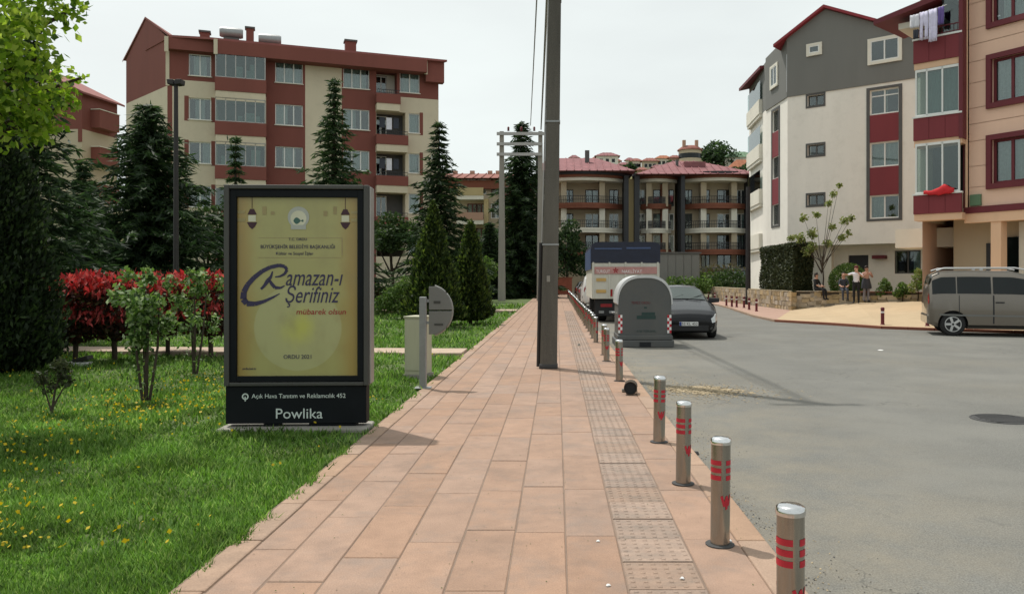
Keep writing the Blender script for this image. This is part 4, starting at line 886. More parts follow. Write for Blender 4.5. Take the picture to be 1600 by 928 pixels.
# recessed ground storey
g0 = MB(M3); wall(g0, .6, 12, .5, 3.546, [(3.0, 4.15, .5, 3.0), (5.6, 7.0, 1.9, 3.2)], d=1.7, th=.2); g0.quad((.6, 1.7, .5), (.6, 9, .5), (.6, 9, 3.546), (.6, 1.7, 3.546)); g0.build('ground_storey_wall', 'white_wall', WB)
window(WB, M3, 5.6, 7.0, 1.9, 3.2, d=1.8, nm=2, fm='frame_grey', cur=.3)
dr = box(WB, 'entrance_door', M3, 3.02, 4.13, 1.8, 1.86, .5, 2.98, 'dark_trim'); box(dr, 'door_handle', M3, 3.95, 4.0, 1.74, 1.797, 1.5, 1.8, 'alu')
box(WB, 'small_awning', M3, 4.5, 5.2, 1.2, 1.697, 2.75, 2.95, 'maroon'); box(WB, 'corner_column', M3, 2.0, 2.4, .6, 1.0, .5, 3.545, 'off_white')
for k, z in enumerate((12.5, 9.55, 6.6, 3.65)):
    (xa, ya), (xb, yb) = (13.72, 52.2), (13.9, 57.6); Mq = Fr(14.12, 52.6, math.atan2(5.6, .35))
    g = box(WB, 'balcony', Mq, .2, 4.8, -.02, .75, z-.2, z, 'off_white'); box(g, 'parapet', Mq, .15, 4.85, .66, .8, z+.003, z+.95, 'off_white'); box(g, 'parapet_end', Mq, .15, .25, .0, .655, z+.003, z+.95, 'off_white')
    if k < 3: box(g, 'pane', Mq, .2, 4.8, .70, .71, z+.95, z+2.2, 'glass_balcony')
b = MB(); b.add([(13.25, 52.2, 15.3), (14.4, 52.4, 15.5), (14.6, 58, 15.5), (13.2, 58, 15.2), (13.25, 52.2, 15.5), (14.4, 52.4, 15.7), (14.6, 58, 15.7), (13.2, 58, 15.4)], [(0,1,2,3), (4,5,6,7), (0,1,5,4), (1,2,6,5), (2,3,7,6), (3,0,4,7)]); b.build('balcony_roof', 'maroon', WB)
# --- peach building at the right edge
B4 = (15.6, 30.5); M4 = Fr(*B4, math.atan2(-.851, .524)); L4 = (14.41, 31.6); Mw = Fr(*L4, math.atan2(-1.1, 1.19)); WL = 1.62
PB = thing('apartment_building', (B4[0], B4[1], 0), 'peach apartment building with maroon window frames at the right edge', 'apartment building', 'apartment buildings')
W4 = [(.99, 3.1, z, z+1.66) for z in (5.1, 8.08, 11.05)]
zb = [4.32, 5.06, 5.85, 6.8, 7.45, 8.05, 9.0, 9.8, 10.45, 11.05, 12.0, 12.8, 13.6, 14.4]
for e_, f in zip(zb, zb[1:]):
    hs_ = [(a-.02, c+.02, max(e_, q), min(f, r_)) for a, c, q, r_ in W4 if q < f and r_ > e_]
    full = [h for h in hs_ if h[2] <= e_+.012 and h[3] >= f-.012]
    for ua, ub in ([(.12, full[0][0]), (full[0][1], 6)] if full else [(.12, 6)]): b = MB(M4); wall(b, ua, ub, e_+.012, f-.012, [] if full else hs_, th=0); b.build('cladding_panel', 'peach', PB)
b = MB(); C4 = [M4 @ Vector((0, .05, 0)), M4 @ Vector((6, .05, 0)), Vector((27, 29, 0)), Vector((21, 40, 0)), Vector((14.6, 31.95, 0))]
b.M = M4; wall(b, 0.1, 6, 4.3, 14.4, W4, d=.03); b.M = None
for i in (1, 2, 3): p, q = C4[i], C4[(i+1)]; b.quad((p.x, p.y, .5), (q.x, q.y, .5), (q.x, q.y, 14.4), (p.x, p.y, 14.4))
b.add([(p.x, p.y, 14.42) for p in C4], [range(5)]); b.add([(p.x, p.y, 4.25) for p in C4], [range(5)]); b.build('wall', 'peach', PB)
for a, c, e_, f in W4:
    b = MB(M4); k = .17
    b.box(a-k, a+.02, -.10, .02, e_-k, f+k); b.box(c-.02, c+k, -.10, .02, e_-k, f+k); b.box(a+.02, c-.02, -.10, .02, f-.02, f+k); b.box(a+.02, c-.02, -.12, .02, e_-k, e_+.02); b.build('window_surround', 'maroon', PB)
    window(PB, M4, a+.02, c-.02, e_+.02, f-.02, d=.12, nm=3, fm='maroon', cur=.75, fw=.09)
box(PB, 'string_course', M4, -.02, 6, -.12, -.003, 4.08, 4.31, 'maroon'); box(PB, 'beam', M4, -.02, 6, -.08, .3, 3.72, 4.077, 'peach_beam'); box(PB, 'column', M4, .98, 1.36, -.04, .36, .55, 3.717, 'peach_beam')
box(PB, 'garage_wall', M4, 1.5, 6, .9, 1.0, .6, 3.717, 'off_white'); box(PB, 'recess_wall', M4, -1.5, 1.4, 1.6, 1.7, .6, 4.24, 'beige')
d_ = box(PB, 'entrance_door', M4, -.1, .35, 1.52, 1.597, .7, 3.0, 'dark_trim'); box(d_, 'door_handle', M4, .25, .29, 1.48, 1.518, 1.6, 1.9, 'alu')
box(PB, 'dark_window', M4, .45, 1.35, 1.5, 1.597, 1.5, 3.2, 'car_glass'); box(PB, 'meter_box', M4, .2, .62, -.1, -.003, 4.36, 4.78, 'green_roof', .01)
b = MB(M4); b.tube([(.06, -.07, 4.2), (.06, -.07, 14.3)], .05, 8); b.build('drainpipe', 'peach_beam', PB)
box(PB, 'corner_board', M4, -.1, .0, -.03, .1, 4.3, 14.4, 'maroon')
# balcony wing
b = MB(Mw); wall(b, -.05, WL, 3.9, 14.4, [(.15, WL-.06, z, z+2.0) for z in (4.9, 7.9, 10.9)], d=.0, th=.9); b.quad((-.05, 0, 3.9), (-.05, 3, 3.9), (-.05, 3, 14.4), (-.05, 0, 14.4)); b.build('wing_wall', 'cream', PB)
for k, (z0, z1, s0, gt) in enumerate(((4.12, 4.88, 3.86, 6.85), (6.98, 7.88, 6.72, 9.72), (9.98, 10.9, 9.74, 12.9))):
    g = box(PB, 'balcony', Mw, -.1, WL+.02, -.55, -.003, s0, z0-.003, 'peach_beam'); 
    for q in range(3): box(g, 'parapet_panel', Mw, -.12+q*(WL+.14)/3+.006, -.12+(q+1)*(WL+.14)/3-.006, -.6, -.5, z0, z1-.04, 'crimson')
    box(g, 'parapet_end', Mw, -.12, -.06, -.495, -.003, z0, z1-.04, 'crimson')
    box(g, 'parapet_sill', Mw, -.15, WL+.04, -.64, -.46, z1-.037, z1+.03, 'white_pvc')
    if k < 2:
        b = MB(Mw); a, c = -.02, WL-.08
        for u in (a, a+.4, a+(c-a)*.62, c): b.box(u-.03, u+.03, -.58, -.52, z1+.033, gt)
        b.box(a+.03, c-.03, -.58, -.52, gt-.1, gt-.001); b.box(a+.03, c-.03, -.58, -.52, z1+.034, z1+.09); b.build('balcony_frame', 'white_pvc', g)
        for u0, u1 in ((a, a+.4), (a+.4, a+(c-a)*.62), (a+(c-a)*.62, c)): box(g, 'pane', Mw, u0+.03, u1-.03, -.555, -.545, z1+.09, gt-.1, 'glass_balcony')
        if k == 1:
            b = MB(Mw); n = 26; vs = []
            for i in range(n+1): u = .3+(c-.33)*i/n; vs += [(u, -.42+.025*sin(i*2.1), z1+.1), (u, -.42+.025*sin(i*2.1), gt-.1)]
            b.add(vs, [(2*i, 2*i+2, 2*i+3, 2*i+1) for i in range(n)]); b.build('curtain', 'curtain', g)
        box(g, 'dark_backing', Mw, .15, WL-.06, .85, .88, z1-.6, gt+.2, 'interior_shade')
    else: rails(g, Mw, -.1, WL, -.55, z1+.03, .35, m='maroon')
box(PB, 'wing_pillar', Mw, WL-.08, WL+.06, -.62, -.02, 6.9, 14.4, 'maroon')
b = MB(Mw)                                        # tiled eave over the wing, sloping out to the left
b.add([(-1.55, -.9, 11.74), (.9, -.9, 12.2), (.9, 2.5, 12.4), (-1.55, 2.5, 11.94), (-1.55, -.9, 11.93), (.9, -.9, 12.42), (.9, 2.5, 12.62), (-1.55, 2.5, 12.13)], [(0,1,2,3), (4,5,6,7), (0,1,5,4), (1,2,6,5), (2,3,7,6), (3,0,4,7)]); b.build('wing_eave', 'maroon', PB)
box(PB, 'eave_soffit', Mw, -.75, .85, -.4, 1.2, 11.5, 11.73, 'off_white')
b = MB(Mw); b.add([(.3, -.9, 12.9), (WL+.1, -.9, 13.0), (WL+.1, .6, 13.0), (.3, .6, 12.9), (.3, -.9, 13.15), (WL+.1, -.9, 13.25), (WL+.1, .6, 13.25), (.3, .6, 13.15)], [(0,1,2,3), (4,5,6,7), (0,1,5,4), (1,2,6,5), (2,3,7,6), (3,0,4,7)]); b.build('upper_slab', 'maroon', PB)
box(PB, 'pane', Mw, .95, WL-.1, -.56, -.55, 10.95, 12.85, 'glass_balcony')
cn = thing('entrance_canopy', (14.6, 33.6, 0), 'small pale concrete entrance canopy between the white and peach buildings', 'canopy')
Mc = Fr(14.95, 34.6, math.atan2(-.8, 1)); box(cn, 'roof_slab', Mc, -.3, 2.9, 0, 2.2, 2.95, 3.75, 'off_white'); box(cn, 'pillar', Mc, .6, .9, 1.0, 1.3, .6, 2.945, 'peach'); box(cn, 'pillar', Mc, 2.5, 2.8, .6, .9, .6, 2.945, 'peach')
# laundry on the top balcony: each garment a thing
b = MB(Mw); b.tube([(-.1, -.95, 11.75), (WL*.75, -.95, 11.9)], .008, 5); setp(b.build('clothes_line', 'alu'), 'thin clothes line above the top balcony of the peach wing', 'clothes line')
def garment(u0, u1, zt, zbm, m, label, legs=False):
    b = MB(Mw); n, k = 8, 6; vs = []
    for j in range(k+1):
        for i in range(n+1):
            u = u0+(u1-u0)*i/n; z = zt+(zbm-zt)*j/k; vs.append((u, -.95+.035*sin(i*1.7+j*.5)*(.3+j/k), z+.015*sin(i*2.2)))
    fs = [(j*(n+1)+i, j*(n+1)+i+1, (j+1)*(n+1)+i+1, (j+1)*(n+1)+i) for j in range(k) for i in range(n) if not (legs and j > 2 and i in (3, 4))]
    b.add(vs, fs); o = b.build('garment', m, smooth=180); md = o.modifiers.new('cloth_thickness', 'SOLIDIFY'); md.thickness = .012; setp(o, label, 'laundry', 'laundry on the top balcony')
garment(-.12, .22, 11.78, 11.28, 'cloth_white', 'white top hanging leftmost on the top balcony line')
garment(.24, .55, 11.82, 10.75, 'cloth_lilac', 'pale lilac trousers hanging on the top balcony line', True)
garment(.57, .88, 11.85, 10.62, 'cloth_lilac', 'long pale lilac cloth hanging lowest on the balcony line')
garment(.9, 1.12, 11.87, 11.2, 'cloth_purple', 'dark purple cloth hanging rightmost on the balcony line')
garment(.0, .2, 11.2, 10.85, 'cloth_slate', 'small dark garment hanging below the white top')
b = MB(Mw); n, k = 12, 5; vs = []
for j in range(k+1):
    for i in range(n+1):
        t = i/n; u = .30+1.1*t; vs.append((u, -.66-.035*min(1, j/2)-.025*sin(i*2.3+j)*(j/k), 4.99+.20*math.exp(-((t-.68)/.22)**2)*(1-j/k)-.20*(j/k)*(1-.7*abs(t-.5))+.015*sin(i*1.7)))
b.add(vs, [(j*(n+1)+i, j*(n+1)+i+1, (j+1)*(n+1)+i+1, (j+1)*(n+1)+i) for j in range(k) for i in range(n)]); o = b.build('red_cloth', 'cloth_red', smooth=180); o.modifiers.new('cloth_thickness', 'SOLIDIFY').thickness = .015; setp(o, 'bright red cloth draped over the lowest balcony sill of the peach wing', 'cloth')
# --- far complex with curved balconies and pink tiled roofs
FY = 100.0; k8 = FY/FP
def X(px): return (px-VX)*k8
def Z(py): return HC-(py-VY)*k8
FC = thing('apartment_building', (X(1000), FY, 0), 'far apartment complex with curved balconies, dark eaves and pink tiled roofs', 'apartment building', 'apartment buildings')
I4 = Matrix.Identity(4)
def arc(xa, xb, y, bul, n=14): return [(xa+(xb-xa)*i/n, y-bul*(1-(2*i/n-1)**2)) for i in range(n+1)]
def curved(par, name, xa, xb, y, bul, z0, z1, m, back=2.0, hollow=0):
    p = arc(xa, xb, y, bul); b = MB()
    if hollow: q = [(x_, y_+hollow) for x_, y_ in p[::-1]]
    else: q = [(xb, y+back), (xa, y+back)]
    b.prism(p+q, z0, z1); return b.build(name, m, par)
blocks = [(838, 981, 2.6), (997, 1058, 1.2), (1066, 1180, 2.2)]
floors = [Z(y) for y in (322, 360, 394)]
for bi, (pa, pb_, bul) in enumerate(blocks):
    xa, xb = X(pa), X(pb_); yb = FY+2
    b = MB(); hl = []
    for zi in [floors[0]]+floors[1:]+[Z(425)]:
        for fx, wd in ((.12, .8), (.36, .9), (.62, 1.5), (.86, 1.0)):
            u = xa+(xb-xa)*fx
            if bi == 1 and fx in (.36,): continue
            hl.append((u-wd*.6, u+wd*.6, zi+.15, zi+2.25))
    wall(b, xa, xb, 0, Z(280), hl, d=yb); shell(b, [(xa, yb), (xb, yb), (xb, yb+12), (xa, yb+12)], 0, Z(280), skip=(0,)); b.build('wall', 'beige', FC)
    for h in hl: 
        w_ = window(FC, I4, h[0], h[1], h[2], h[3], d=yb+.05, nm=2, fm='white_pvc' if rng.random() < .5 else 'dark_trim', cur=0 if rng.random() < .6 else .5, fw=.1)
    for fi, z in enumerate(floors):
        g = curved(FC, 'balcony', xa+.5, xb-.5, yb-.4, bul, z-.3, z+.02, 'off_white' if fi == 1 else 'rust', back=.39)
        curved(g, 'parapet', xa+.5, xb-.5, yb-.45, bul, z+.025, z+(.35 if fi != 1 else .3), 'rust' if fi != 1 else 'off_white', hollow=.1)
        r = MB()
        for (x0_, y0_), (x1_, y1_) in zip(arc(xa+.5, xb-.5, yb-.4, bul, 40), arc(xa+.5, xb-.5, yb-.4, bul, 40)[1:]): r.box(x0_-.025, x0_+.025, y0_-.02, y0_+.02, z+.3, z+1.2); r.add([(x0_, y0_, z+1.15), (x1_, y1_, z+1.15), (x1_, y1_, z+1.22), (x0_, y0_, z+1.22)], [(0,1,2,3)]); r.add([(x0_, y0_, z+.72), (x1_, y1_, z+.72), (x1_, y1_, z+.78), (x0_, y0_, z+.78)], [(0,1,2,3)])
        r.build('railing', 'dark_trim', g)
        for fx in (.3, .72):
            u = xa+(xb-xa)*fx; box(FC, 'pillar', I4, u-.35, u+.35, yb-.6-bul*.5, yb-.25, z+.03, (floors[fi-1]-.31 if fi else Z(284)-.03), ('beige', 'off_white')[fi % 2])
    soff = curved(FC, 'soffit', xa-.2, xb+.2, yb-.6, bul+.4, Z(284), Z(279)-.02, 'off_white', back=.59); 
    curved(FC, 'eave_band', xa-.3, xb+.3, yb-.75, bul+.5, Z(279), Z(275)-.01, 'rust', back=1.5); curved(FC, 'eave_edge', xa-.5, xb+.5, yb-.95, bul+.6, Z(275), Z(270), 'dark_trim', back=1.5)
    if bi == 1: box(FC, 'red_bay', I4, X(1035), X(1047), yb-.6, yb-.005, 3.2, Z(286), 'rust')
for pa, pb_ in ((974, 981), (990, 998), (1062, 1068), (1168, 1176)): box(FC, 'fin_column', I4, X(pa), X(pb_), FY-1.2, FY+1.95, 0, Z(276), 'dark_trim')
box(FC, 'stair_tower', I4, X(981)+.01, X(990)-.01, FY-.2, FY+3, 0, Z(280), 'yellowish'); box(FC, 'side_wing', I4, X(1176)+.01, X(1186), FY-.3, FY+6, 0, Z(283), 'dark_trim')
def hip(par, xa, xb, y0, y1, z0, ra, rb, yr, zr, name='roof', m='tile_pink'):
    b = MB(); b.add([(xa, y0, z0), (xb, y0, z0), (xb, y1, z0), (xa, y1, z0), (ra, yr, zr), (rb, yr, zr)], [(0,1,5,4), (1,2,5), (2,3,4,5), (3,0,4), (0,1,2,3)]); r_ = b.build(name, m, par)
    s = MB(); n = int((xb-xa)/.9)
    for i in range(1, n):
        x_ = xa+(xb-xa)*i/n; t = min(1, max(0, min((x_-xa)/(ra-xa) if ra > xa else 1, (xb-x_)/(xb-rb) if xb > rb else 1)))
        s.tube([(x_, y0-.05, z0+.04), (x_+(0), y0+(yr-y0)*t, z0+(zr-z0)*t+.04)], .07, 4)
    s.build('tile_rib', m, r_, kind='stuff'); return r_
r1 = hip(FC, X(838), X(990), FY-2.6, FY+14, Z(271), X(855), X(935), FY+5, Z(238)); r2 = hip(FC, X(992), X(1185), FY-2.0, FY+14, Z(275), X(1060), X(1100), FY+5, Z(243))
ch = box(r1, 'chimney', I4, X(915), X(922), FY+2, FY+2.6, Z(262), Z(231), 'frame_grey'); ch = box(r1, 'chimney', I4, X(893), X(899), FY+4, FY+4.5, Z(250), Z(244), 'frame_grey')
dm = box(r2, 'dormer', I4, X(1072), X(1106), FY+1.5, FY+5, Z(268), Z(250), 'tile_pink'); box(r2, 'chimney', I4, X(1060), X(1064), FY+2, FY+2.5, Z(262), Z(246), 'frame_grey')
b = MB(); wall(b, X(1000), X(1186), 0, 3.0, [(X(p_), X(p_)+2.2, .3, 2.6) for p_ in (1100, 1132, 1155)], d=FY-1.9); b.quad((X(1000), FY-1.9, 3.0), (X(1186), FY-1.9, 3.0), (X(1186), FY+1.9, 3.0), (X(1000), FY+1.9, 3.0)); b.build('shop_front', 'frame_grey', FC)
for p_ in (1100, 1132, 1155): window(FC, I4, X(p_), X(p_)+2.2, .3, 2.6, d=FY-1.8, nm=2, fm='dark_trim', cur=.4)
b = MB(); b.box(X(1185), X(1230), FY+10, FY+20, 0, Z(330)); 
# --- cream block behind the conifers, centre left
CY = 86.0; kc = CY/FP
def XC(px): return (px-VX)*kc
def ZC(py): return HC-(py-VY)*kc
CB = thing('apartment_building', (XC(740), CY, 0), 'cream apartment block with a flat red roof behind the central conifers', 'apartment building', 'apartment buildings')
hl = []; flz = [ZC(y) for y in (308, 346, 384, 422)]
for z in flz:
    for p_ in (640, 672, 738, 752, 775, 800, 822): hl.append((XC(p_)-.55, XC(p_)+.55, z+.3, z+1.9))
b = MB(); wall(b, XC(600), XC(842), 0, ZC(280), hl, d=CY); shell(b, [(XC(600), CY), (XC(842), CY), (XC(842), CY+11), (XC(600), CY+11)], 0, ZC(280), skip=(0,)); b.build('wall', 'beige', CB)
for h in hl: window(CB, I4, *h, d=CY+.08, nm=2, cur=.5 if rng.random() < .6 else 0, fm='white_pvc' if rng.random() < .5 else 'maroon', fw=.09)
for i, z in enumerate(flz):
    g = box(CB, 'balcony', I4, XC(716), XC(757), CY-1.4, CY-.005, z-.4, z+.03, 'off_white'); box(g, 'parapet', I4, XC(716), XC(757), CY-1.45, CY-1.3, z+.033, z+.85, 'yellowish' if i == 0 else 'pinkish'); box(g, 'parapet_end', I4, XC(716), XC(716)+.1, CY-1.295, CY-.005, z+.033, z+.85, 'yellowish' if i == 0 else 'pinkish')
    g = box(CB, 'balcony', I4, XC(785), XC(835), CY-1.2, CY-.005, z-.35, z+.03, 'rust'); box(g, 'parapet', I4, XC(785), XC(835), CY-1.25, CY-1.1, z+.033, z+.85, 'maroon' if i == 0 else 'beige')
box(CB, 'buttress', I4, XC(757)+.01, XC(764), CY-.9, CY-.005, 0, ZC(312), 'yellowish'); box(CB, 'top_band', I4, XC(700), XC(842), CY-.5, CY-.005, ZC(296), ZC(283), 'rust')
rf = hip(CB, XC(596), XC(846), CY-1, CY+12, ZC(280), XC(640), XC(800), CY+5, ZC(262), m='tile_brown')
for p_ in (700, 728, 757, 770): box(rf, 'chimney', I4, XC(p_), XC(p_)+.5, CY+4, CY+4.5, ZC(270), ZC(259), 'pinkish')
# --- plain grey site cabin between truck and complex
o = thing('site_cabin', (P(1060, 440, 62).x, 62, 0), 'plain grey flat-roofed cabin standing behind the truck and the black car', 'cabin')
p0, p1 = P(1031, 430, 62), P(1093, 430, 62); zt = HC+(436-394)/FP*62; n = 5
box(o, 'body', I4, p0.x, p1.x, 62, 66, -.1, zt-.12, 'grey_metal'); box(o, 'roof', I4, p0.x-.12, p1.x+.12, 61.85, 66.1, zt-.117, zt, 'frame_grey')
for i in range(n): u = p0.x+(p1.x-p0.x)*i/n; box(o, 'wall_panel', I4, u+.02, u+(p1.x-p0.x)/n-.02, 61.96, 61.997, .1, zt-.2, 'grey_metal')
# --- houses scattered over the hill
def house(px, py_eave, Yh, wpx, hpx, wallm, roofm, label, roofpx=8, flat=False):
    kk = Yh/FP; xc = (px-VX)*kk; z = HC-(py_eave-VY)*kk; wd = wpx*kk/2; hh = hpx*kk; dp = wd*1.2; gz = min(hill_z(xc, Yh), z-hh)
    o = thing('house', (xc, Yh, gz), label, 'house', 'houses on the hill')
    hl = [(xc+f*wd-.55, xc+f*wd+.55, z-1.9-2.8*r_, z-.7-2.8*r_) for f in (-.55, .0, .55) for r_ in range(max(1, int(hh/3)))]
    b = MB(); wall(b, xc-wd, xc+wd, gz-1, z, hl, d=Yh); shell(b, [(xc-wd, Yh), (xc+wd, Yh), (xc+wd, Yh+dp), (xc-wd, Yh+dp)], gz-1, z, skip=(0,)); b.build('wall', wallm, o)
    for h in hl:
        w_ = box(o, 'window', I4, h[0], h[1], Yh+.1, Yh+.16, h[2], h[3], 'white_pvc'); box(w_, 'pane', I4, h[0]+.1, h[1]-.1, Yh+.08, Yh+.098, h[2]+.1, h[3]-.1, 'car_glass')
    if flat: box(o, 'roof', I4, xc-wd-.4, xc+wd+.4, Yh-.4, Yh+dp+.4, z+.003, z+roofpx*kk, roofm)
    else: hip(o, xc-wd-.6, xc+wd+.6, Yh-.6, Yh+dp+.6, z+.003, xc-wd*.4, xc+wd*.4, Yh+dp/2, z+roofpx*kk, m=roofm)
    return o
for a in [(949, 244, 230, 34, 22, 'off_white', 'tile_pink', 'white house with a pink roof on the hill above the complex', 7),
          (916, 252, 215, 18, 14, 'beige', 'tile_brown', 'small beige house with brown roof on the hill, left of the white one', 6),
          (975, 258, 222, 18, 12, 'beige', 'tile_pink', 'low beige house with pink roof below the white hill house', 5),
          (994, 252, 240, 16, 12, 'off_white', 'tile_brown', 'small pale house beside the bare hill slope', 5),
          (1016, 252, 235, 24, 14, 'beige', 'tile_brown', 'cream hill house with brown roof above the gap between roofs', 6),
          (1037, 248, 250, 24, 16, 'off_white', 'tile_orange', 'pale house with orange roof on the middle of the hill crest', 6),
          (1055, 247, 232, 18, 16, 'pinkish', 'tile_brown', 'pinkish narrow house just left of the round tower house', 5),
          (1162, 262, 205, 42, 16, 'beige', 'tile_orange', 'house with a wide orange roof on the hill beside the white building', 14),
          (1178, 280, 190, 36, 14, 'beige', 'tile_brown', 'lowest house on the hill, half hidden by the white building', 8)]: house(*a)
o = house(1158, 246, 235, 50, 16, 'off_white', 'green_roof', 'house with a big sloping green roof at the top of the hill', 11)
kk = 232/FP; xc = (1078-VX)*kk; zt = HC-(236-VY)*kk; o = thing('tower_house', (xc, 232, zt-7), 'round pale house with two chimneys on the crest of the hill', 'house', 'houses on the hill')
b = MB(Matrix.Translation((xc, 232, zt))); b.lathe([(3.3, -7), (3.3, 0)], 20); b.build('wall', 'beige', o, smooth=60); b = MB(Matrix.Translation((xc, 232, zt))); b.lathe([(3.7, 0.003), (3.6, .3), (2.2, 1.3), (0, 1.6)], 20); b.build('roof', 'tile_brown', o, smooth=60)
for dx in (-2.4, 1.2): box(o, 'chimney', I4, xc+dx, xc+dx+.9, 230, 231, zt, zt+2.8, 'pinkish')
b = MB(Matrix.Translation((xc, 232, zt))); b.lathe([(3.33, -2.4), (3.33, -1.0)], 20); b.build('window_band', 'car_glass', o)

for a in [(886, 256, 198, 16, 10, 'beige', 'tile_pink', 'small beige house behind the left pink roof, beside the pole', 5),
          (1003, 266, 205, 14, 9, 'pinkish', 'tile_brown', 'tiny pinkish house low on the slope between the two pink roofs', 5),
          (1028, 262, 206, 16, 10, 'off_white', 'tile_pink', 'small white house low on the slope above the right pink roof', 5),
          (1096, 250, 244, 16, 12, 'beige', 'tile_pink', 'small house right behind the tower house on the hill', 5),
          (1140, 266, 196, 20, 12, 'off_white', 'tile_brown', 'pale house below the green roof, above the right pink roof', 6)]: house(*a)

for k, (px_, py_, Y_, w_) in enumerate(((879, 262, 190, 12), (897, 247, 240, 12), (932, 249, 236, 12), (962, 252, 238, 14), (984, 251, 252, 12), (1066, 256, 215, 14), (1108, 262, 205, 16), (1125, 252, 240, 14), (1190, 262, 225, 22))):
    house(px_, py_, Y_, w_, 10, ('beige', 'off_white', 'pinkish')[k % 3], ('tile_pink', 'tile_brown', 'tile_orange')[(k*2+1) % 3],
          ('tiny house nearest the concrete pole on the hill', 'tiny house on the skyline above the left pink roof', 'small house between the chimney and the white hill house', 'small house just right of the white hill house', 'small skyline house at the top of the bare slope', 'small house right behind the peak of the right pink roof', 'small house under the dark hilltop trees', 'small house between the dark trees and the green roof', 'house half hidden behind the white building corner')[k], 5)
# ---------------------------------------------------------------- VEGETATION
def leaf_mesh(name, C, A, B, mats, mi=None, off=Vector((0, 0, 0))):
    C = np.asarray(C)-np.array(off); n = len(C); v = np.empty((n, 4, 3), np.float32)
    v[:, 0] = C-A; v[:, 1] = C+B; v[:, 2] = C+A; v[:, 3] = C-B
    me = bpy.data.meshes.new(name); me.vertices.add(4*n); me.loops.add(4*n); me.polygons.add(n)
    me.vertices.foreach_set('co', v.ravel()); me.loops.foreach_set('vertex_index', np.arange(4*n, dtype=np.int32))
    me.polygons.foreach_set('loop_start', np.arange(0, 4*n, 4, dtype=np.int32))
    for m in mats: me.materials.append(MT[m])
    if mi is not None: me.polygons.foreach_set('material_index', np.asarray(mi, np.int32))
    me.update(calc_edges=True); me.validate(); return me
def unit(v): return v/np.maximum(1e-9, np.linalg.norm(v, axis=-1, keepdims=True))
def rdir(n): return unit(rng.normal(size=(n, 3)))
def leafy(n, C, size, asp=.5, adir=None, jit=.8):
    A = rdir(n) if adir is None else unit(adir+jit*rng.normal(size=(n, 3))); B = unit(np.cross(A, rdir(n)))
    s = (size*rng.uniform(.6, 1.3, n))[:, None]; return C, A*s, B*s*asp
def trunk_obj(o, pts, rad, n=8, m='bark', extra=()):
    b = MB(); b.tube([Vector(p)+wloc(o) for p in pts], rad, n)
    for ps, rs in extra: b.tube([Vector(p)+wloc(o) for p in ps], rs, 6)
    return b.build('trunk', m, o, smooth=60)
def crown_obj(o, C, A, B, mats, mi=None, name='crown'):
    return link(name, leaf_mesh(name, C, A, B, mats, mi), o)
def spruce(loc, h, r, label, m='lf_spruce', z0=.06, nw=24, leaf=.16, power=.85, group='conifers in the park', droop=.35, nb=10, cat='spruce tree', per=2):
    o = thing('spruce_tree', loc, label, cat, group); trunk_obj(o, [(0, 0, -.1), (0, 0, h*.5), (0, 0, h*.97)], [h*.018+.03, h*.012+.02, .015])
    Cs, As = [], []
    for k in range(nw):
        t = z0+(.985-z0)*(k/(nw-1))**.92; z = t*h; R_ = r*max(.03, (1-t))**power*rng.uniform(.78, 1.18)
        n = max(4, int(nb*(.5+.7*(1-t)))); a0 = rng.uniform(0, 6.28)
        for q in range(n):
            a = a0+2*pi*q/n+rng.uniform(-.25, .25); Lb = R_*rng.uniform(.7, 1.2); d = np.array([cos(a), sin(a), 0]); sd = np.array([-sin(a), cos(a), 0])
            ns = max(3, int(Lb/(leaf*.7)))
            for s in range(ns):
                f = (s+.6)/ns; p = d*Lb*f+np.array([0, 0, z-droop*Lb*f*(1-.35*f)+.06*Lb])
                for w_ in (-1, 0, 1):
                    for _ in range(per):
                        sp_ = w_*leaf*1.3*(1.15-f)*rng.uniform(.5, 1.5); Cs.append(p+sd*sp_+d*leaf*.4*abs(w_)*-.5+rng.normal(size=3)*leaf*.25); As.append(d*.8+sd*w_*.7+np.array([0, 0, -.25+rng.normal()*.25]))
    C = np.array(Cs); A = unit(np.array(As)+.25*rng.normal(size=(len(Cs), 3))); B = unit(np.cross(A, rdir(len(Cs))+np.array([0, 0, .8])))
    s = (leaf*rng.uniform(.6, 1.25, len(Cs)))[:, None]; crown_obj(o, C, A*s*1.15, B*s*.2, [m]); return o
def cone_tree(loc, h, r, label, m='lf_cypress', n=7000, leaf=.085, zb=.06, group='clipped cone trees by the pavement', core=.8, power=.8, cat='cypress', bulge=0):
    o = thing('cypress_tree', loc, label, cat, group); trunk_obj(o, [(0, 0, -.1), (0, 0, h*.3)], [.07, .05])
    t = 1-np.sqrt(rng.uniform(0, 1, n)); t = zb+(1-zb)*t; a = rng.uniform(0, 2*pi, n)
    def rad(t): return r*np.maximum(0, 1-t)**power*np.minimum(1, (t-zb*.4)/.10+.35)
    lump = 1+.10*np.sin(a*5+t*17)+.08*np.sin(a*9-t*31)+.09*rng.normal(size=n)
    R_ = rad(t)*lump*rng.uniform(.82, 1.06, n); C = np.stack([R_*np.cos(a), R_*np.sin(a), t*h+rng.normal(size=n)*.03], 1)
    ad = np.stack([np.cos(a)*.55, np.sin(a)*.55, np.full(n, .9)], 1); C, A, B = leafy(n, C, leaf, .45, ad, .4)
    # an inner layer of the same sprays keeps the body opaque
    n2 = n//2; t2 = zb+(1-zb)*(1-np.sqrt(rng.uniform(0, 1, n2))); a2 = rng.uniform(0, 2*pi, n2); R2 = rad(t2)*rng.uniform(.3, .8, n2)
    C2, A2, B2 = leafy(n2, np.stack([R2*np.cos(a2), R2*np.sin(a2), t2*h*.97], 1), leaf*2.2, .6)
    crown_obj(o, np.concatenate([C, C2]), np.concatenate([A, A2]), np.concatenate([B, B2]), [m]); return o
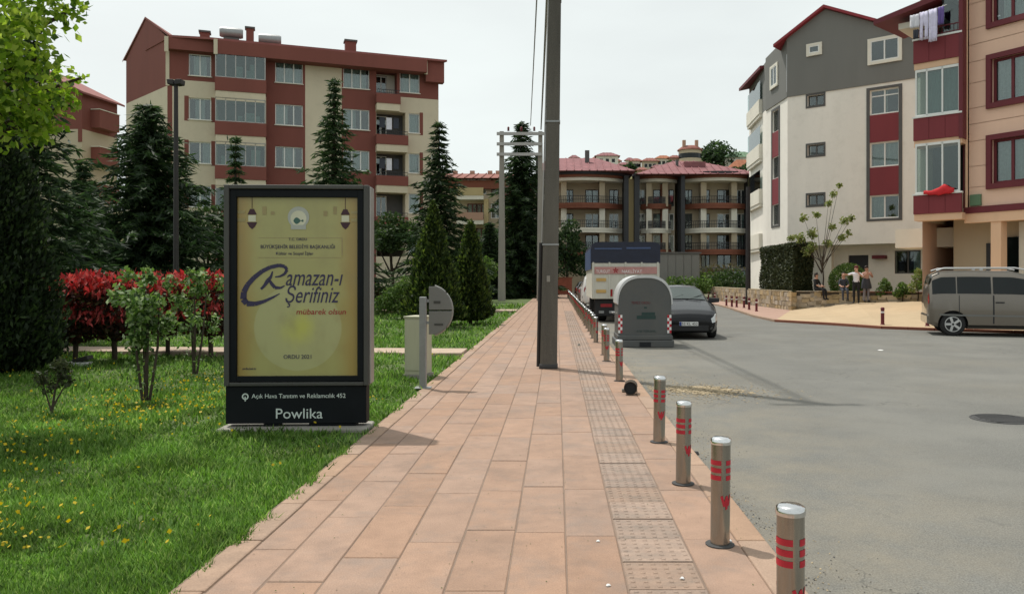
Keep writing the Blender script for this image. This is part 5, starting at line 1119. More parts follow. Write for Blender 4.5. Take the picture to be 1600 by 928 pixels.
def clumps(cs, rs, n, leaf, asp=.55, shell_=.45, flat=1):
    cs = np.array(cs, float); rs = np.array(rs, float); w_ = rs**2; k = rng.choice(len(cs), n, p=w_/w_.sum())
    d = rdir(n); q = rng.uniform(shell_, 1.05, n)**.7; C = cs[k]+d*(rs[k]*q)[:, None]*np.array([1, 1, flat]); return leafy(n, C, leaf, asp, d*.5+np.array([0, 0, -.2]), .9)
def broadleaf(name, loc, h, cs, rs, n, leaf, m, label, cat='tree', group=None, tr=.1, asp=.55, limbs=True, shell_=.35, hb=None):
    o = thing(name, loc, label, cat, group); hb = hb or h*.45
    ex = [([(0, 0, hb*rng.uniform(.6, .95)), tuple((np.array([0, 0, hb])+np.array(c))/2+np.array([0, 0, -.05*h])), tuple(c)], [tr*.5, tr*.3, tr*.1]) for c in cs] if limbs else ()
    trunk_obj(o, [(0, 0, -.1), (.02*h, 0, hb*.5), (0, 0, hb*1.05)], [tr, tr*.75, tr*.5], extra=ex)
    C, A, B = clumps(cs, rs, n, leaf, asp, shell_); crown_obj(o, C, A, B, [m]); return o
def G(px, Y, z=0): p = P(px, VY, Y); return (p.x, Y, z)
cone_tree(G(-14, 13.4), 4.75, 1.0, 'tall dark green columnar conifer at the left edge of the lawn', 'lf_cypress_big', 30000, .055, .02, 'conifers in the park', power=.5)
spruce(G(46, 19), 7.9, 2.5, 'dark spruce behind the bright leafy branches at far left', 'lf_spruce_dark', .10, 24, .17, nb=8)
spruce(G(232, 28), 7.7, 3.5, 'wide dark spruce behind the lamp post and red shrubs', 'lf_spruce_dark', .14, 28, .20, power=.62, nb=12)
spruce(G(368, 34), 7.6, 1.5, 'slim young conifer rising behind the advertising board', 'lf_spruce', .1, 20, .17)
spruce(G(522, 38), 11.1, 3.2, 'tall pointed spruce in front of the red block, right of the board', 'lf_spruce', .06, 30, .20, power=.95)
spruce(G(686, 42), 9.8, 3.0, 'dark spruce behind the two clipped cone trees', 'lf_spruce_dark', .08, 26, .22, power=.8)
spruce(G(815, 70), 15.3, 3.7, 'tall dark conifer behind the power line frame', 'lf_spruce_dark', .03, 40, .34, power=.62)
spruce(G(765, 66), 6.2, 2.2, 'short dark conifer left of the frame leg', 'lf_spruce_dark', .03, 20, .28, power=.6)
spruce(G(130, 34), 6.4, 2.8, 'low dark spruce in the gap between the left trees', 'lf_spruce_dark', .05, 20, .22)
cone_tree(G(677, 26.7), 4.25, 1.0, 'larger clipped cone-shaped evergreen beside the half-round sign', n=15000, leaf=.075, power=.85)
cone_tree(G(735, 28.6), 3.75, .78, 'smaller clipped cone-shaped evergreen right of the larger one', n=11000, leaf=.075, power=.72)
# bright maple-like tree, trunk out of frame at left, boughs hanging into view
cs, rs = [], []
for px, py, Y, q in ((0, 60, 9, .55), (45, 25, 9.4, .5), (100, 22, 9.6, .34), (60, 90, 9.2, .34), (20, 130, 9, .5), (-40, 40, 8.6, .8), (-60, 150, 8.6, .8), (60, 150, 9.5, .34), (95, 150, 9.6, .30), (65, 190, 9.4, .38), (45, 205, 9.1, .32), (95, 118, 9.8, .22), (127, 122, 9.9, .1), (25, 170, 9, .4), (-100, 100, 8.4, .9), (-10, -60, 9.2, .9), (70, -50, 9.6, .6), (110, 165, 9.8, .18), (118, 12, 9.7, .16)):
    p = P(px, py, Y); cs.append((p.x+9.2, p.y-9, p.z)); rs.append(q*.86)
broadleaf('leafy_tree', (-9.2, 9.0, 0), 6.5, cs, rs, 4600, .055, 'lf_bright', 'bright yellow-green leafy tree reaching in at the top left corner', tr=.17, asp=.62, shell_=.1, hb=3.2)
# red-topped photinia standards
def photinia(loc, label, H=1.65, r=.85):
    o = thing('photinia_shrub', loc, label, 'shrub', 'red-topped shrubs in the lawn'); trunk_obj(o, [(0, 0, -.05), (.02, 0, .4), (0, .02, H*.7)], [.05, .045, .025], extra=[([(0, 0, .35), (q*.3, w_*.2, .8), (q*.6, w_*.4, 1.25)], [.03, .022, .01]) for q, w_ in ((-1, .6), (1, -.5), (.6, 1), (-.5, -1))])
    n = 4200; d = rdir(n); q = rng.uniform(.25, 1, n)**.5; C = d*q[:, None]*np.array([r, r*.85, (H-.38)/2]); C[:, 2] = np.sign(C[:, 2])*np.abs(C[:, 2]/((H-.38)/2))**.75*((H-.38)/2)+.38+(H-.38)/2
    C, A, B = leafy(n, C, .05, .45, d*.6+np.array([0, 0, .3]), .8)
    n2 = 900; a = rng.uniform(0, 2*pi, n2); rr2 = r*1.02*np.sqrt(rng.uniform(0, 1, n2)); C2 = np.stack([rr2*np.cos(a), rr2*.85*np.sin(a), H-.20+rng.uniform(-.13, .20, n2)+.05*np.sin(a*4)], 1)
    n4 = 520; d4 = rdir(n4); d4[:, 2] = np.abs(d4[:, 2])*.6; C4_ = d4*np.array([r*1.02, r*.88, .75])+np.array([0, 0, H-.85]); C2 = np.concatenate([C2, C4_]); n2 += n4
    C2, A2, B2 = leafy(n2, C2, .065, .4, np.array([0, 0, 1.])+0*C2, .55)
    crown_obj(o, np.concatenate([C, C2]), np.concatenate([A, A2]), np.concatenate([B, B2]), ['lf_maroon', 'lf_red'], np.r_[np.zeros(n), np.ones(n2)]); return o
p1_ = photinia(G(117, 15.2), 'red-topped shrub left of the lawn, with a white fitting at its foot', 1.62, .82)
for px, Y, lb in ((180, 15.6, 'red-topped shrub in the middle, behind the pale variegated shrub'), (262, 17.0, 'red-topped shrub half hidden between the two variegated shrubs'), (330, 16.6, 'red-topped shrub nearest the advertising board'), (58, 16.4, 'red-topped shrub tucked against the columnar conifer')):
    c = copy_tree(p1_); c.location = G(px, Y); c['label'] = lb; c.rotation_euler = (0, 0, rng.uniform(0, 6)); s = rng.uniform(.94, 1.08); c.scale = (s, s, s)
def pale(loc, H, r, label, n=1700, stems=3, low=.3):
    o = thing('variegated_shrub', loc, label, 'shrub', 'pale variegated shrubs')
    st = [([(.05*cos(k*2.1), .05*sin(k*2.1), -.05), (.16*cos(k*2.1), .12*sin(k*2.1), H*.4), (.35*r*cos(k*2.1), .35*r*sin(k*2.1), H*.8)], [.022, .018, .008]) for k in range(stems)]
    trunk_obj(o, [(0, 0, -.05), (.02, 0, H*.5), (0, 0, H*.85)], [.03, .022, .01], extra=st)
    cs, rs = [], []
    for k in range(26):
        t = rng.uniform(low, 1); a = rng.uniform(0, 6.28); q = r*rng.uniform(.1, 1)*(1.1-abs(t-.62)*1.1); cs.append((q*cos(a), q*sin(a), t*H)); rs.append(rng.uniform(.07, .19))
    C, A, B = clumps(cs, rs, n, .043, .55, .1)
    n3 = 160; tt = rng.uniform(.05, .5, n3); a = rng.uniform(0, 6.28, n3); q = r*rng.uniform(.1, .6, n3); C3, A3, B3 = leafy(n3, np.stack([q*np.cos(a), q*np.sin(a), tt*H], 1), .035, .5)
    crown_obj(o, np.concatenate([C, C3]), np.concatenate([A, A3]), np.concatenate([B, B3]), ['lf_variegated']); return o
pale(G(228, 10.9), 1.68, .52, 'tall pale-leaved variegated shrub in the lawn, nearest of the pair')
pale(G(303, 13.9), 1.72, .62, 'pale-leaved shrub on two bare stems beside the advertising board', 1250, 2, .42)
o = thing('sapling_shrub', G(80, 9.6), 'small sparse dark leaning shrub in the grass at left', 'shrub')
trunk_obj(o, [(0, 0, -.05), (.05, 0, .3), (.16, 0, .55)], [.016, .012, .006], extra=[([(0, 0, .02), (-.10, .02, .3), (-.16, 0, .5)], [.012, .008, .004]), ([(0, 0, .03), (.16, -.04, .28), (.25, 0, .42)], [.012, .008, .004])])
C, A, B = clumps([(.1, 0, .42), (.16, 0, .55), (-.12, 0, .42), (-.05, .05, .3), (.2, 0, .36), (.05, .05, .55)], [.12, .1, .1, .1, .08, .1], 420, .032, .5, .1); crown_obj(o, C, A, B, ['lf_ivy'])
# other park shrubs and trees
broadleaf('shrub', G(628, 33), 1.8, [(0, 0, .8), (.6, .2, .6), (-.5, .1, .7), (.2, -.3, 1.3), (-.9, 0, .5)], [.65, .5, .55, .45, .4], 2600, .07, 'lf_shrub', 'yellow-green bush behind the cabinet and left of the cone tree', 'bush', tr=.05)
broadleaf('shrub', G(600, 38), 1.2, [(0, 0, .6), (.6, .2, .5), (-.7, .1, .6)], [.6, .5, .55], 1400, .08, 'lf_bronze', 'low bronze-green bush right beside the advertising board', 'bush', tr=.05)
broadleaf('weeping_tree', G(612, 46), 5.2, [(0, 0, 4.6), (1.1, 0, 4.2), (-1.2, .2, 4.2), (1.9, 0, 3.2), (-2, 0, 3.2), (0, -.8, 3.9), (2.2, 0, 2.2), (-2.4, .2, 2.3)], [.9, .8, .8, .6, .7, .8, .4, .5], 4200, .12, 'lf_mid', 'arching green tree in front of the red block, right of the board', tr=.13)
broadleaf('weeping_tree', G(325, 33), 4.6, [(0, 0, 3.9), (1.1, 0, 3.5), (-1.2, .2, 3.5), (1.7, 0, 2.5), (-1.8, 0, 2.6), (0, -.8, 3.2), (.8, 0, 2.4)], [.9, .8, .8, .7, .7, .8, .7], 4200, .10, 'lf_mid', 'rounded arching tree half hidden behind the board at left', tr=.13)
broadleaf('leafy_tree', G(884, 92), 9.0, [(0, 0, 5.5), (1.4, 0, 4.6), (-1.5, 0, 4.8), (.6, 0, 7.3), (-.6, 0, 3.3), (1.6, 0, 3.0), (-1.8, 0, 7.0)], [1.8, 1.3, 1.6, 1.2, 1.6, 1.2, 1.1], 3600, .20, 'lf_spruce', 'dark broad tree just right of the concrete pole, before the far complex', tr=.2)
broadleaf('leafy_tree', G(770, 80), 7.5, [(0, 0, 5), (1.8, 0, 4.3), (-2.2, 0, 4.5), (3.5, 0, 3.5), (0, 0, 3), (-3.5, 0, 3.2), (4.6, 0, 5.2)], [1.8, 1.6, 1.7, 1.4, 1.6, 1.5, 1.3], 4200, .2, 'lf_mid', 'broad green tree below the cream block near the brick wall', tr=.2)
broadleaf('leafy_tree', G(730, 60), 4.4, [(0, 0, 2.6), (1.3, 0, 2.3), (-1.4, 0, 2.4), (.2, -.4, 3.4)], [1.2, 1.0, 1.0, .8], 2600, .16, 'lf_shrub', 'small fresh green tree behind the second cone tree', tr=.1)
hb_ = None
for px, Y, h_, lb in ((95, 27, 1.5, 'left clump of the low hedge under the left conifers'), (165, 30, 1.7, 'clump of low hedge under the wide spruce'), (310, 29, 1.6, 'clump of low hedge right of the lamp post'), (560, 44, 1.5, 'clump of low hedge behind the board, at the foot of the red block')):
    broadleaf('hedge_clump', G(px, Y), h_, [(q, .2*sin(q*3), h_*.5) for q in np.linspace(-2.2, 2.2, 7)], [h_*.5]*7, 2600, .09, 'lf_mid', lb, 'hedge', 'low hedges in the park', tr=.05)
# ivy hedge over the stone wall
o = thing('ivy_hedge', (12.5, 44, 1.0), 'dark clipped ivy hedge standing on top of the stone wall', 'hedge')
n = 15000; f = rng.uniform(0, 1, n); C = np.stack([rng.uniform(12.1, 13.1, n), rng.uniform(40.9, 47.6, n), rng.uniform(.95, 3.35, n)], 1)
k = rng.integers(0, 4, n); C[k == 0, 0] = 12.08+.12*rng.random((k == 0).sum()); C[k == 1, 1] = 40.88+.12*rng.random((k == 1).sum()); C[k == 2, 2] = 3.3+.15*rng.random((k == 2).sum())
C += .05*np.sin(C[:, ::-1]*3.1); C, A, B = leafy(n, C, .085, .6); link('crown', leaf_mesh('crown', C, A, B, ['lf_ivy'], off=wloc(o)), o)
b = MB(); [b.tube([(12.6, y_, .6), (12.6+.1*sin(y_), y_, 2.6)], [.06, .03], 6) for y_ in (41.5, 43, 44.5, 46, 47)]; b.build('stems', 'bark', o)
# forecourt planting
broadleaf('sapling_tree', G(1284, 40.6, .6), 4.6, [(P(px, py, 40.6).x-G(1284, 40)[0]*40.6/40, rng.uniform(-.5, .5), P(px, py, 40.6).z-.6) for px, py in ((1310, 290), (1306, 302), (1295, 318), (1258, 340), (1278, 335), (1322, 345), (1335, 340), (1250, 372), (1270, 365), (1300, 355), (1235, 372), (1312, 372), (1325, 365), (1270, 385), (1262, 392), (1296, 380))], [.16, .2, .2, .24, .22, .24, .2, .3, .3, .2, .2, .22, .2, .3, .3, .25], 1300, .085, 'lf_sapling', 'thin young tree with sparse yellow-green leaves before the white building', tr=.045, shell_=.0)
o = broadleaf('round_bush', G(1325, 40.3, .62), 1.9, [(0, 0, .85)], [.92], 5200, .055, 'lf_shrub', 'dense round clipped green bush behind the people', 'bush', tr=.06, limbs=False, shell_=.75)
for px, Y, h_, lb in ((1434, 36.5, 1.4, 'young upright shrub before the pale wall, left of the minivan'), (1449, 35.8, 1.7, 'round leafy shrub just left of the minivan roof'), (1382, 37.8, .9, 'low leafy plant behind the wall right of the standing people'), (1410, 37, .7, 'small low plant midway along the shaded wall')):
    broadleaf('shrub', G(px, Y, .65), h_, [(0, 0, h_*.7), (.15, 0, h_*.5), (-.2, 0, h_*.4), (.05, .1, h_*.9)], [.28, .25, .25, .2], 500, .07, 'lf_shrub' if px != 1434 else 'lf_sapling', lb, 'shrub', 'shrubs behind the forecourt wall', tr=.03)
for px, Y, h_, m, lb in ((1050, 66, 2.2, 'lf_shrub', 'bright green bush beneath the grey cabin'), (1098, 64, 1.8, 'lf_shrub', 'bright green bush right of the black car roof'), (1125, 66, 2.6, 'lf_bronze', 'bronze-leaved bush above the far end of the stone wall'), (1150, 63, 2.0, 'lf_mid', 'dark green bush left of the dark street pole'), (1075, 60, 1.4, 'lf_shrub', 'low bright green bush behind the black car')):
    broadleaf('bush', G(px, Y, .5), h_, [(q, 0, h_*.45) for q in (-1.2, -.4, .4, 1.2)], [h_*.5]*4, 1300, .12, m, lb, 'bush', 'bushes beyond the stone wall', tr=.05)
for px, py, Y, q, lb in ((1128, 240, 236, 5.0, 'big dark tree on the hill crest beside the green roof'), (1110, 240, 238, 3.2, 'dark tree on the hill crest right of the tower house'), (1118, 233, 240, 3.6, 'dark tree top standing highest on the hill'), (1050, 262, 200, 2.4, 'dark tree below the hill houses above the pink roof'), (1145, 275, 185, 2.6, 'dark tree on the slope under the orange roof'), (1172, 268, 200, 3, 'dark tree on the slope next to the white building'), (985, 262, 215, 1.6, 'small dark tree on the bare hill slope'), (905, 262, 195, 2.0, 'dark tree on the hill behind the chimney')):
    kk = Y/FP; x_ = (px-VX)*kk; z_ = HC-(py-VY)*kk; hz_ = hill_z(x_, Y); hz_ = min(hz_, z_-q*1.2)
    broadleaf('hill_tree', (x_, Y, hz_), z_-hz_+q, [(0, 0, z_-hz_), (q*.7, 0, z_-hz_-q*.3), (-q*.7, 0, z_-hz_-q*.2), (0, 0, z_-hz_-q*.8)], [q*.75, q*.55, q*.6, q*.7], 900, .5, 'lf_spruce', lb, 'tree', 'trees on the hill', tr=.25, limbs=False)
# grass blades and dandelions
n = 300000
d = rng.uniform(40, 500, n); Y = 2000/d; xr = rng.uniform(0, 1, n); xl = -1.0*Y-1.6; Xg = -2.0+(xl+2.0)*xr
keep = ~((np.sin(1.9*Xg+.7*Y)*np.sin(1.3*Y-.8*Xg+2) > .8) & (rng.random(n) < .7)) & (xl < -2.0) & ~((Y > 16.55) & (Y < 19.4) & (np.abs(Y-(17.3+(-2-Xg)*.06)) < .62)) & ~((Xg > cx-hw-.03) & (Xg < cx+hw+.0) & (Y > Yb-.1) & (Y < Yb+.36)) & ~((Y > 38.8) & (Y < 42.5))
Xg, Y = Xg[keep], Y[keep]; n = len(Y); near_ = (Xg > -2.12) & (np.sin(Y*5.3)+np.sin(Y*13.1)+.6*rng.normal(size=n) > .5); Xg[near_] += rng.uniform(.02, .12, near_.sum()); zg = np.array([(lawn_z(a, c) if a < -1.98 else -.01) if c < 57 else -.05 for a, c in zip(Xg, Y)])
tuft = .75+.35*np.sin(Xg*3.1+Y*1.7)*np.sin(Y*2.3-Xg*1.1)+.25*rng.normal(size=n); hgt = (.045+.0035*Y)*np.clip(tuft, .3, 2.0); wd = .0035+.0011*Y
a = rng.uniform(0, 2*pi, n); v = np.empty((n, 3, 3), np.float32); base = np.stack([Xg, Y, zg-.01], 1)
wv = np.stack([np.cos(a)*wd, np.sin(a)*wd, np.zeros(n)], 1); ln_ = np.stack([rng.normal(size=n)*.45*hgt, rng.normal(size=n)*.45*hgt, hgt], 1)
v[:, 0] = base-wv; v[:, 1] = base+wv; v[:, 2] = base+ln_
me = bpy.data.meshes.new('grass'); me.vertices.add(3*n); me.loops.add(3*n); me.polygons.add(n)
me.vertices.foreach_set('co', v.ravel()); me.loops.foreach_set('vertex_index', np.arange(3*n, dtype=np.int32)); me.polygons.foreach_set('loop_start', np.arange(0, 3*n, 3, dtype=np.int32)); me.materials.append(MT['grass_blade']); me.update(calc_edges=True)
link('grass', me)['kind'] = 'stuff'
n = 4200; d = rng.uniform(105, 420, n); Y = 2000/d; xl = -.72*Y; Xg = -2.2+(xl+2.2)*rng.uniform(0, 1, n)
keep = (xl < -2.4) & (np.sin(Xg*1.3+2)+np.sin(Y*.9+Xg*.5)+rng.normal(size=n)*.8 > .4) & ~((Y > 16.5) & (Y < 18.6)); Xg, Y = Xg[keep], Y[keep]; n = len(Y)
C = np.stack([Xg, Y, np.array([lawn_z(a, c) for a, c in zip(Xg, Y)])+.055+.004*Y], 1); C, A, B = leafy(n, C, .013, .9, np.array([0, .6, .3])+0*C, .5); s = (1+.03*Y)[:, None]
link('wildflowers', leaf_mesh('wildflowers', C, A*s, B*s, ['flower_yellow']))['kind'] = 'stuff'
p = G(124, 14.6); o = thing('ground_light', p, 'small white ground fitting in the grass at the foot of the red shrub', 'ground light')
b = MB(Matrix.Translation(p)); b.box(-.22, .2, -.1, .1, -.02, .09); b.build('housing', 'white_pvc', o, bevel=.02); b = MB(Matrix.Translation(p) @ Matrix.Rotation(R(-14), 4, 'Y')); b.box(-.05, .24, -.09, .09, .085, .16); b.build('lens', 'alu_dark', o, bevel=.01)
p = G(154, 24); o = thing('park_panel', p, 'small pale round-topped panel on a post behind the red shrubs', 'panel')
b = MB(Matrix.Translation(p)); b.box(-.03, .03, -.03, .03, 0, 1.2); b.build('post', 'alu', o); b = MB(Matrix.Translation(p)); b.lathe([(0, -.02), (.2, -.02), (.2, .02), (0, .02)], 16, c=(0, 0, 0)); b.v = [Matrix.Translation(p) @ Vector((q.x-p[0], q.z, 1.68+(q.y-p[1])*1.25)) for q in b.v]; b.build('panel', 'off_white', o)
# ---------------------------------------------------------------- VEHICLES
def crom(a, f):
    a = np.array(a, float); n = len(a); out = []
    for i in range(n-1):
        p0, p1, p2, p3 = a[max(i-1, 0)], a[i], a[i+1], a[min(i+2, n-1)]
        for k in range(f): t = k/f; out.append(.5*((2*p1)+(-p0+p2)*t*.7+(2*p0-5*p1+4*p2-p3+.3*(p0-p2))*0*t*t+0*t)*1.0 if False else p1+(p2-p1)*(t*t*(3-2*t)*.35+t*.65))
    out.append(a[-1]); return np.array(out)
def car(label, M, st, cowl, roof0, roof1, tailg, paint, wheels, wr, W, cat='car', name='parked_car', group=None, sides=(), loc=None):
    o = thing(name, M.translation, label, cat, group); F = 4; S = crom(st, F)
    def ring(s):
        y, w, zl, zb_, zt, wt = s; h = [(0, zl), (w-.12, zl), (w-.02, zl+.12), (w, zl+(zb_-zl)*.55), (w-.025, zb_), (wt+.05, zb_+(zt-zb_)*.82), (wt-.06, zt), (wt*.5, zt+.02), (0, zt+.03)]
        return [Vector((x, y, z)) for x, z in h]
    R_ = [ring(s) for s in S]; nh = 9
    vs, fs = [], []
    for r_ in R_: vs += [Vector((-p.x, p.y, p.z)) for p in r_[:0:-1]][:7][::-1][::-1]+[]; vs += []
    vs = []
    for r_ in R_: vs += r_+[Vector((-p.x, p.y, p.z)) for p in r_[7:0:-1]]
    m_ = 16
    for i in range(len(R_)-1): fs += [(i*m_+j, i*m_+(j+1) % m_, (i+1)*m_+(j+1) % m_, (i+1)*m_+j) for j in range(m_)]
    fs += [list(range(m_)), [(len(R_)-1)*m_+j for j in range(m_)][::-1]]
    b = MB(M); b.add(vs, fs); me = b.mesh('body', [paint, 'black_plastic'], wloc(o), 35); body = link('body', me, o)
    cut = MB(M)
    for y in wheels:
        for sx in (-1, 1): cut.lathe([(wr+.06, sx*(W/2-.28)), (wr+.06, sx*(W/2+.2))], 28, c=(0, y, wr), ax='x')
    co = link('cutter', cut.mesh('cutter', 'black_plastic', wloc(o)), o); md = body.modifiers.new('b', 'BOOLEAN'); md.object = co; md.operation = 'DIFFERENCE'; md.solver = 'EXACT'; md.material_mode = 'TRANSFER'
    bpy.context.view_layer.update(); dg = bpy.context.evaluated_depsgraph_get(); nm = bpy.data.meshes.new_from_object(body.evaluated_get(dg)); body.modifiers.clear(); body.data = nm; nm.set_sharp_from_angle(angle=R(35)); bpy.data.objects.remove(co)
    def at(i, j): i = max(0, min(len(R_)-1.001, i)); j = max(0, min(nh-1.001, j)); a, c = int(i), int(j); f, g = i-a, j-c; return (R_[a][c]*(1-g)+R_[a][c+1]*g)*(1-f)+(R_[a+1][c]*(1-g)+R_[a+1][c+1]*g)*f
    def patch(nm_, i0, i1, j0, j1, m, side=1, off=.012, mirror=False, ni=6, nj=4, par=body):
        bb = MB(M); vs = []
        for a in range(ni+1):
            for c in range(nj+1):
                i, j = i0+(i1-i0)*a/ni, j0+(j1-j0)*c/nj; p = at(i, j); n = (at(i+.05, j)-at(i-.05, j)).cross(at(i, j+.05)-at(i, j-.05))
                n = n.normalized() if n.length > 1e-9 else Vector((0, 0, 1))
                if n.x < 0 and j < 6 or (j >= 6 and n.z < 0): n = -n
                p = p+n*off; vs.append(Vector((p.x*side, p.y, p.z)))
        bb.add(vs, [(a*(nj+1)+c, (a+1)*(nj+1)+c, (a+1)*(nj+1)+c+1, a*(nj+1)+c+1) for a in range(ni) for c in range(nj)])
        if mirror: n0 = len(vs); bb.add([Vector((-p.x, p.y, p.z)) for p in vs], [(a*(nj+1)+c, (a+1)*(nj+1)+c, (a+1)*(nj+1)+c+1, a*(nj+1)+c+1) for a in range(ni) for c in range(nj)])
        return bb.build(nm_, m, par, smooth=60)
    patch('windscreen', cowl*F+.5, roof0*F-.4, 5.6, 8, 'screen_glass', mirror=True)
    if tailg: patch('rear_window', roof1*F+.5, tailg*F-.8, 5.6, 8, 'car_glass', mirror=True)
    for sd in (-1, 1):
        for (a, c) in sides: patch('side_window', a*F, c*F, 4.12, 4.93, 'car_glass', sd)
    for y in wheels:
        for sx in (-1, 1):
            xo = sx*(W/2-.03); xi = sx*(W/2-.24); q = MB(M); q.lathe([(wr*.64, xo), (wr*.9, xo), (wr, xo-sx*.03), (wr, xi+sx*.03), (wr*.9, xi), (wr*.6, xi)], 26, c=(0, y, wr), ax='x'); wo = q.build('wheel', 'tyre', o, smooth=40)
            q = MB(M); q.lathe([(wr*.66, xo+sx*.001), (wr*.64, xo+sx*.012), (wr*.6, xo+sx*.003), (.02, xo+sx*.004)], 26, c=(0, y, wr), ax='x', m=1); q.lathe([(wr*.66, xo+sx*.002), (wr*.66, xo+sx*.016), (wr*.60, xo+sx*.016), (wr*.60, xo+sx*.002)], 26, c=(0, y, wr), ax='x')
            for k in range(5):
                a = 2*pi*k/5; ca, sa = cos(a), sin(a)
                q.add([(xo+sx*(.005+dx_*.015), y+rr_*ca-hw_*sa, wr+rr_*sa+hw_*ca) for dx_ in (0, 1) for rr_, hw_ in ((.03, -.03), (.03, .03), (wr*.62, .035), (wr*.62, -.035))], [(0,1,2,3), (4,5,6,7), (0,1,5,4), (1,2,6,5), (2,3,7,6), (3,0,4,7)])
            q.build('rim', ['rim', 'black_plastic'], wo, smooth=30)
    return o, body, patch, at
def bx(par, nm, M, a, c, y0, y1, e, f, m, bv=.008): return box(par, nm, M, a, c, y0, y1, e, f, m, bv)
sedan = [(0, .60, .30, .52, .58, .46), (.07, .74, .20, .63, .68, .60), (.3, .84, .17, .74, .79, .68), (.75, .89, .17, .85, .91, .72), (1.12, .90, .19, .93, 1.0, .72), (1.25, .90, .19, .95, 1.03, .70),
         (1.98, .90, .19, .98, 1.42, .58), (2.5, .90, .19, .99, 1.47, .57), (3.3, .90, .2, 1.01, 1.44, .56), (3.95, .88, .24, 1.03, 1.12, .60), (4.2, .84, .28, .98, 1.04, .60), (4.3, .72, .34, .82, .88, .5)]
Mc1 = Matrix.Translation((3.66, 22.2, ZR)) @ Matrix.Rotation(R(-1.5), 4, 'Z')
def dress_front(o, body, patch, Mq, plate, dark=True):
    for sd in (-1, 1): patch('headlight', 1.5, 6.6, 3.25, 4.25, 'lamp_clear', sd, .012); 
    patch('grille', .15, 2.6, 2.2, 2.75, 'black_plastic', 1, .006, True)
    bx(body, 'grille_bar', Mq, -.5, .5, -.012, .06, .50, .535, 'black_plastic', .004); bx(body, 'lower_grille', Mq, -.55, .55, -.01, .12, .24, .40, 'black_plastic', .01)
    pl = bx(body, 'number_plate', Mq, -.26, .26, -.035, -.014, .385, .495, 'white_tape', .002); bx(pl, 'plate_band', Mq, -.258, -.2, -.038, -.0355, .388, .492, 'plate_blue', 0)
    t = text(plate, .105, Mq @ Vector((.025, -.0375, .405)), pl, 'black_plastic', 'lettering', 0, R(-1.5), 1, 'CENTER', .001)
    for sd in (-1, 1):
        b = MB(Mq); b.lathe([(.0, -.012), (.05, -.012), (.055, .01), (.0, .03)], 12, c=(0, 0, 0)); b.v = [Mq @ (Vector((sd*.62+q.x, .05+q.z, .33+q.y))) for q in [Mq.inverted() @ p for p in b.v]]; b.build('fog_lamp', 'alu_dark', body)
        mr = MB(Mq); mr.add([(sd*.80, 1.42, .97), (sd*1.09, 1.38, 1.0), (sd*1.1, 1.38, 1.12), (sd*.80, 1.42, 1.12), (sd*.80, 1.56, .97), (sd*1.08, 1.52, 1.0), (sd*1.08, 1.52, 1.12), (sd*.80, 1.56, 1.12)], [(0,1,2,3), (4,5,6,7), (0,1,5,4), (1,2,6,5), (2,3,7,6), (3,0,4,7)]); mr.build('mirror', 'black_plastic', body, bevel=.02)
o, body, patch, at_ = car('black hatchback parked facing the camera behind the grey container', Mc1, sedan, 5, 6, 8, 9, 'black_paint', (.82, 3.42), .315, 1.8, group=None, sides=((5.6, 7.05), (7.15, 8.4)))
dress_front(o, body, patch, Mc1, '52 KL 452')
for x0_, x1_ in ((-.55, 0.05), (.0, .6)): b = MB(Mc1); b.tube([(x0_, 1.22, 1.035), (x1_, 1.52, 1.215)], .009, 5); b.build('wiper', 'black_plastic', body)
bx(body, 'dashboard_paper', Mc1, .30, .62, 1.33, 1.335, 1.02, 1.06, 'paper', 0)
van = [(0, .66, .32, .64, .70, .52), (.1, .80, .24, .80, .86, .62), (.5, .88, .21, .96, 1.03, .70), (.95, .90, .2, 1.05, 1.14, .72), (1.05, .90, .2, 1.07, 1.18, .72), (1.75, .91, .2, 1.11, 1.71, .67), (2.3, .91, .2, 1.12, 1.83, .69),
       (3.4, .91, .2, 1.13, 1.85, .69), (4.1, .90, .22, 1.13, 1.83, .69), (4.32, .88, .28, 1.12, 1.72, .68), (4.40, .85, .32, 1.08, 1.42, .66), (4.43, .80, .36, 1.0, 1.1, .62)]
pr = P(1455, 520, 23.7); hd = Vector((1, -.33, 0)).normalized(); sd_ = Vector((hd.y, -hd.x, 0))
Mv = Matrix.Translation((pr.x, 23.2, ZR)) @ Matrix(((-sd_.x*-1, -hd.x, 0, 0), (-sd_.y*-1, -hd.y, 0, 0), (0, 0, 1, 0), (0, 0, 0, 1)))
Mv = Matrix(((hd.y*-1, -hd.x, 0, 0), (hd.x, -hd.y, 0, 0), (0, 0, 1, 0), (0, 0, 0, 1)))
cen = Vector((pr.x+.02, 23.9, ZR))+hd*4.43*1.04+Vector((-hd.y, hd.x, 0))*.9
Mv = Matrix.Translation(cen) @ Mv @ Matrix.Scale(1.04, 4)
o, body, patch, at_ = car('grey-brown family minivan with a roof rack parked at the right edge', Mv, van, 4, 5, 8, 10, 'grey_paint', (.86, 3.80), .33, 1.82, 'minivan', 'parked_minivan', sides=((5.3, 6.44), (6.48, 7.42), (7.46, 9.1)))
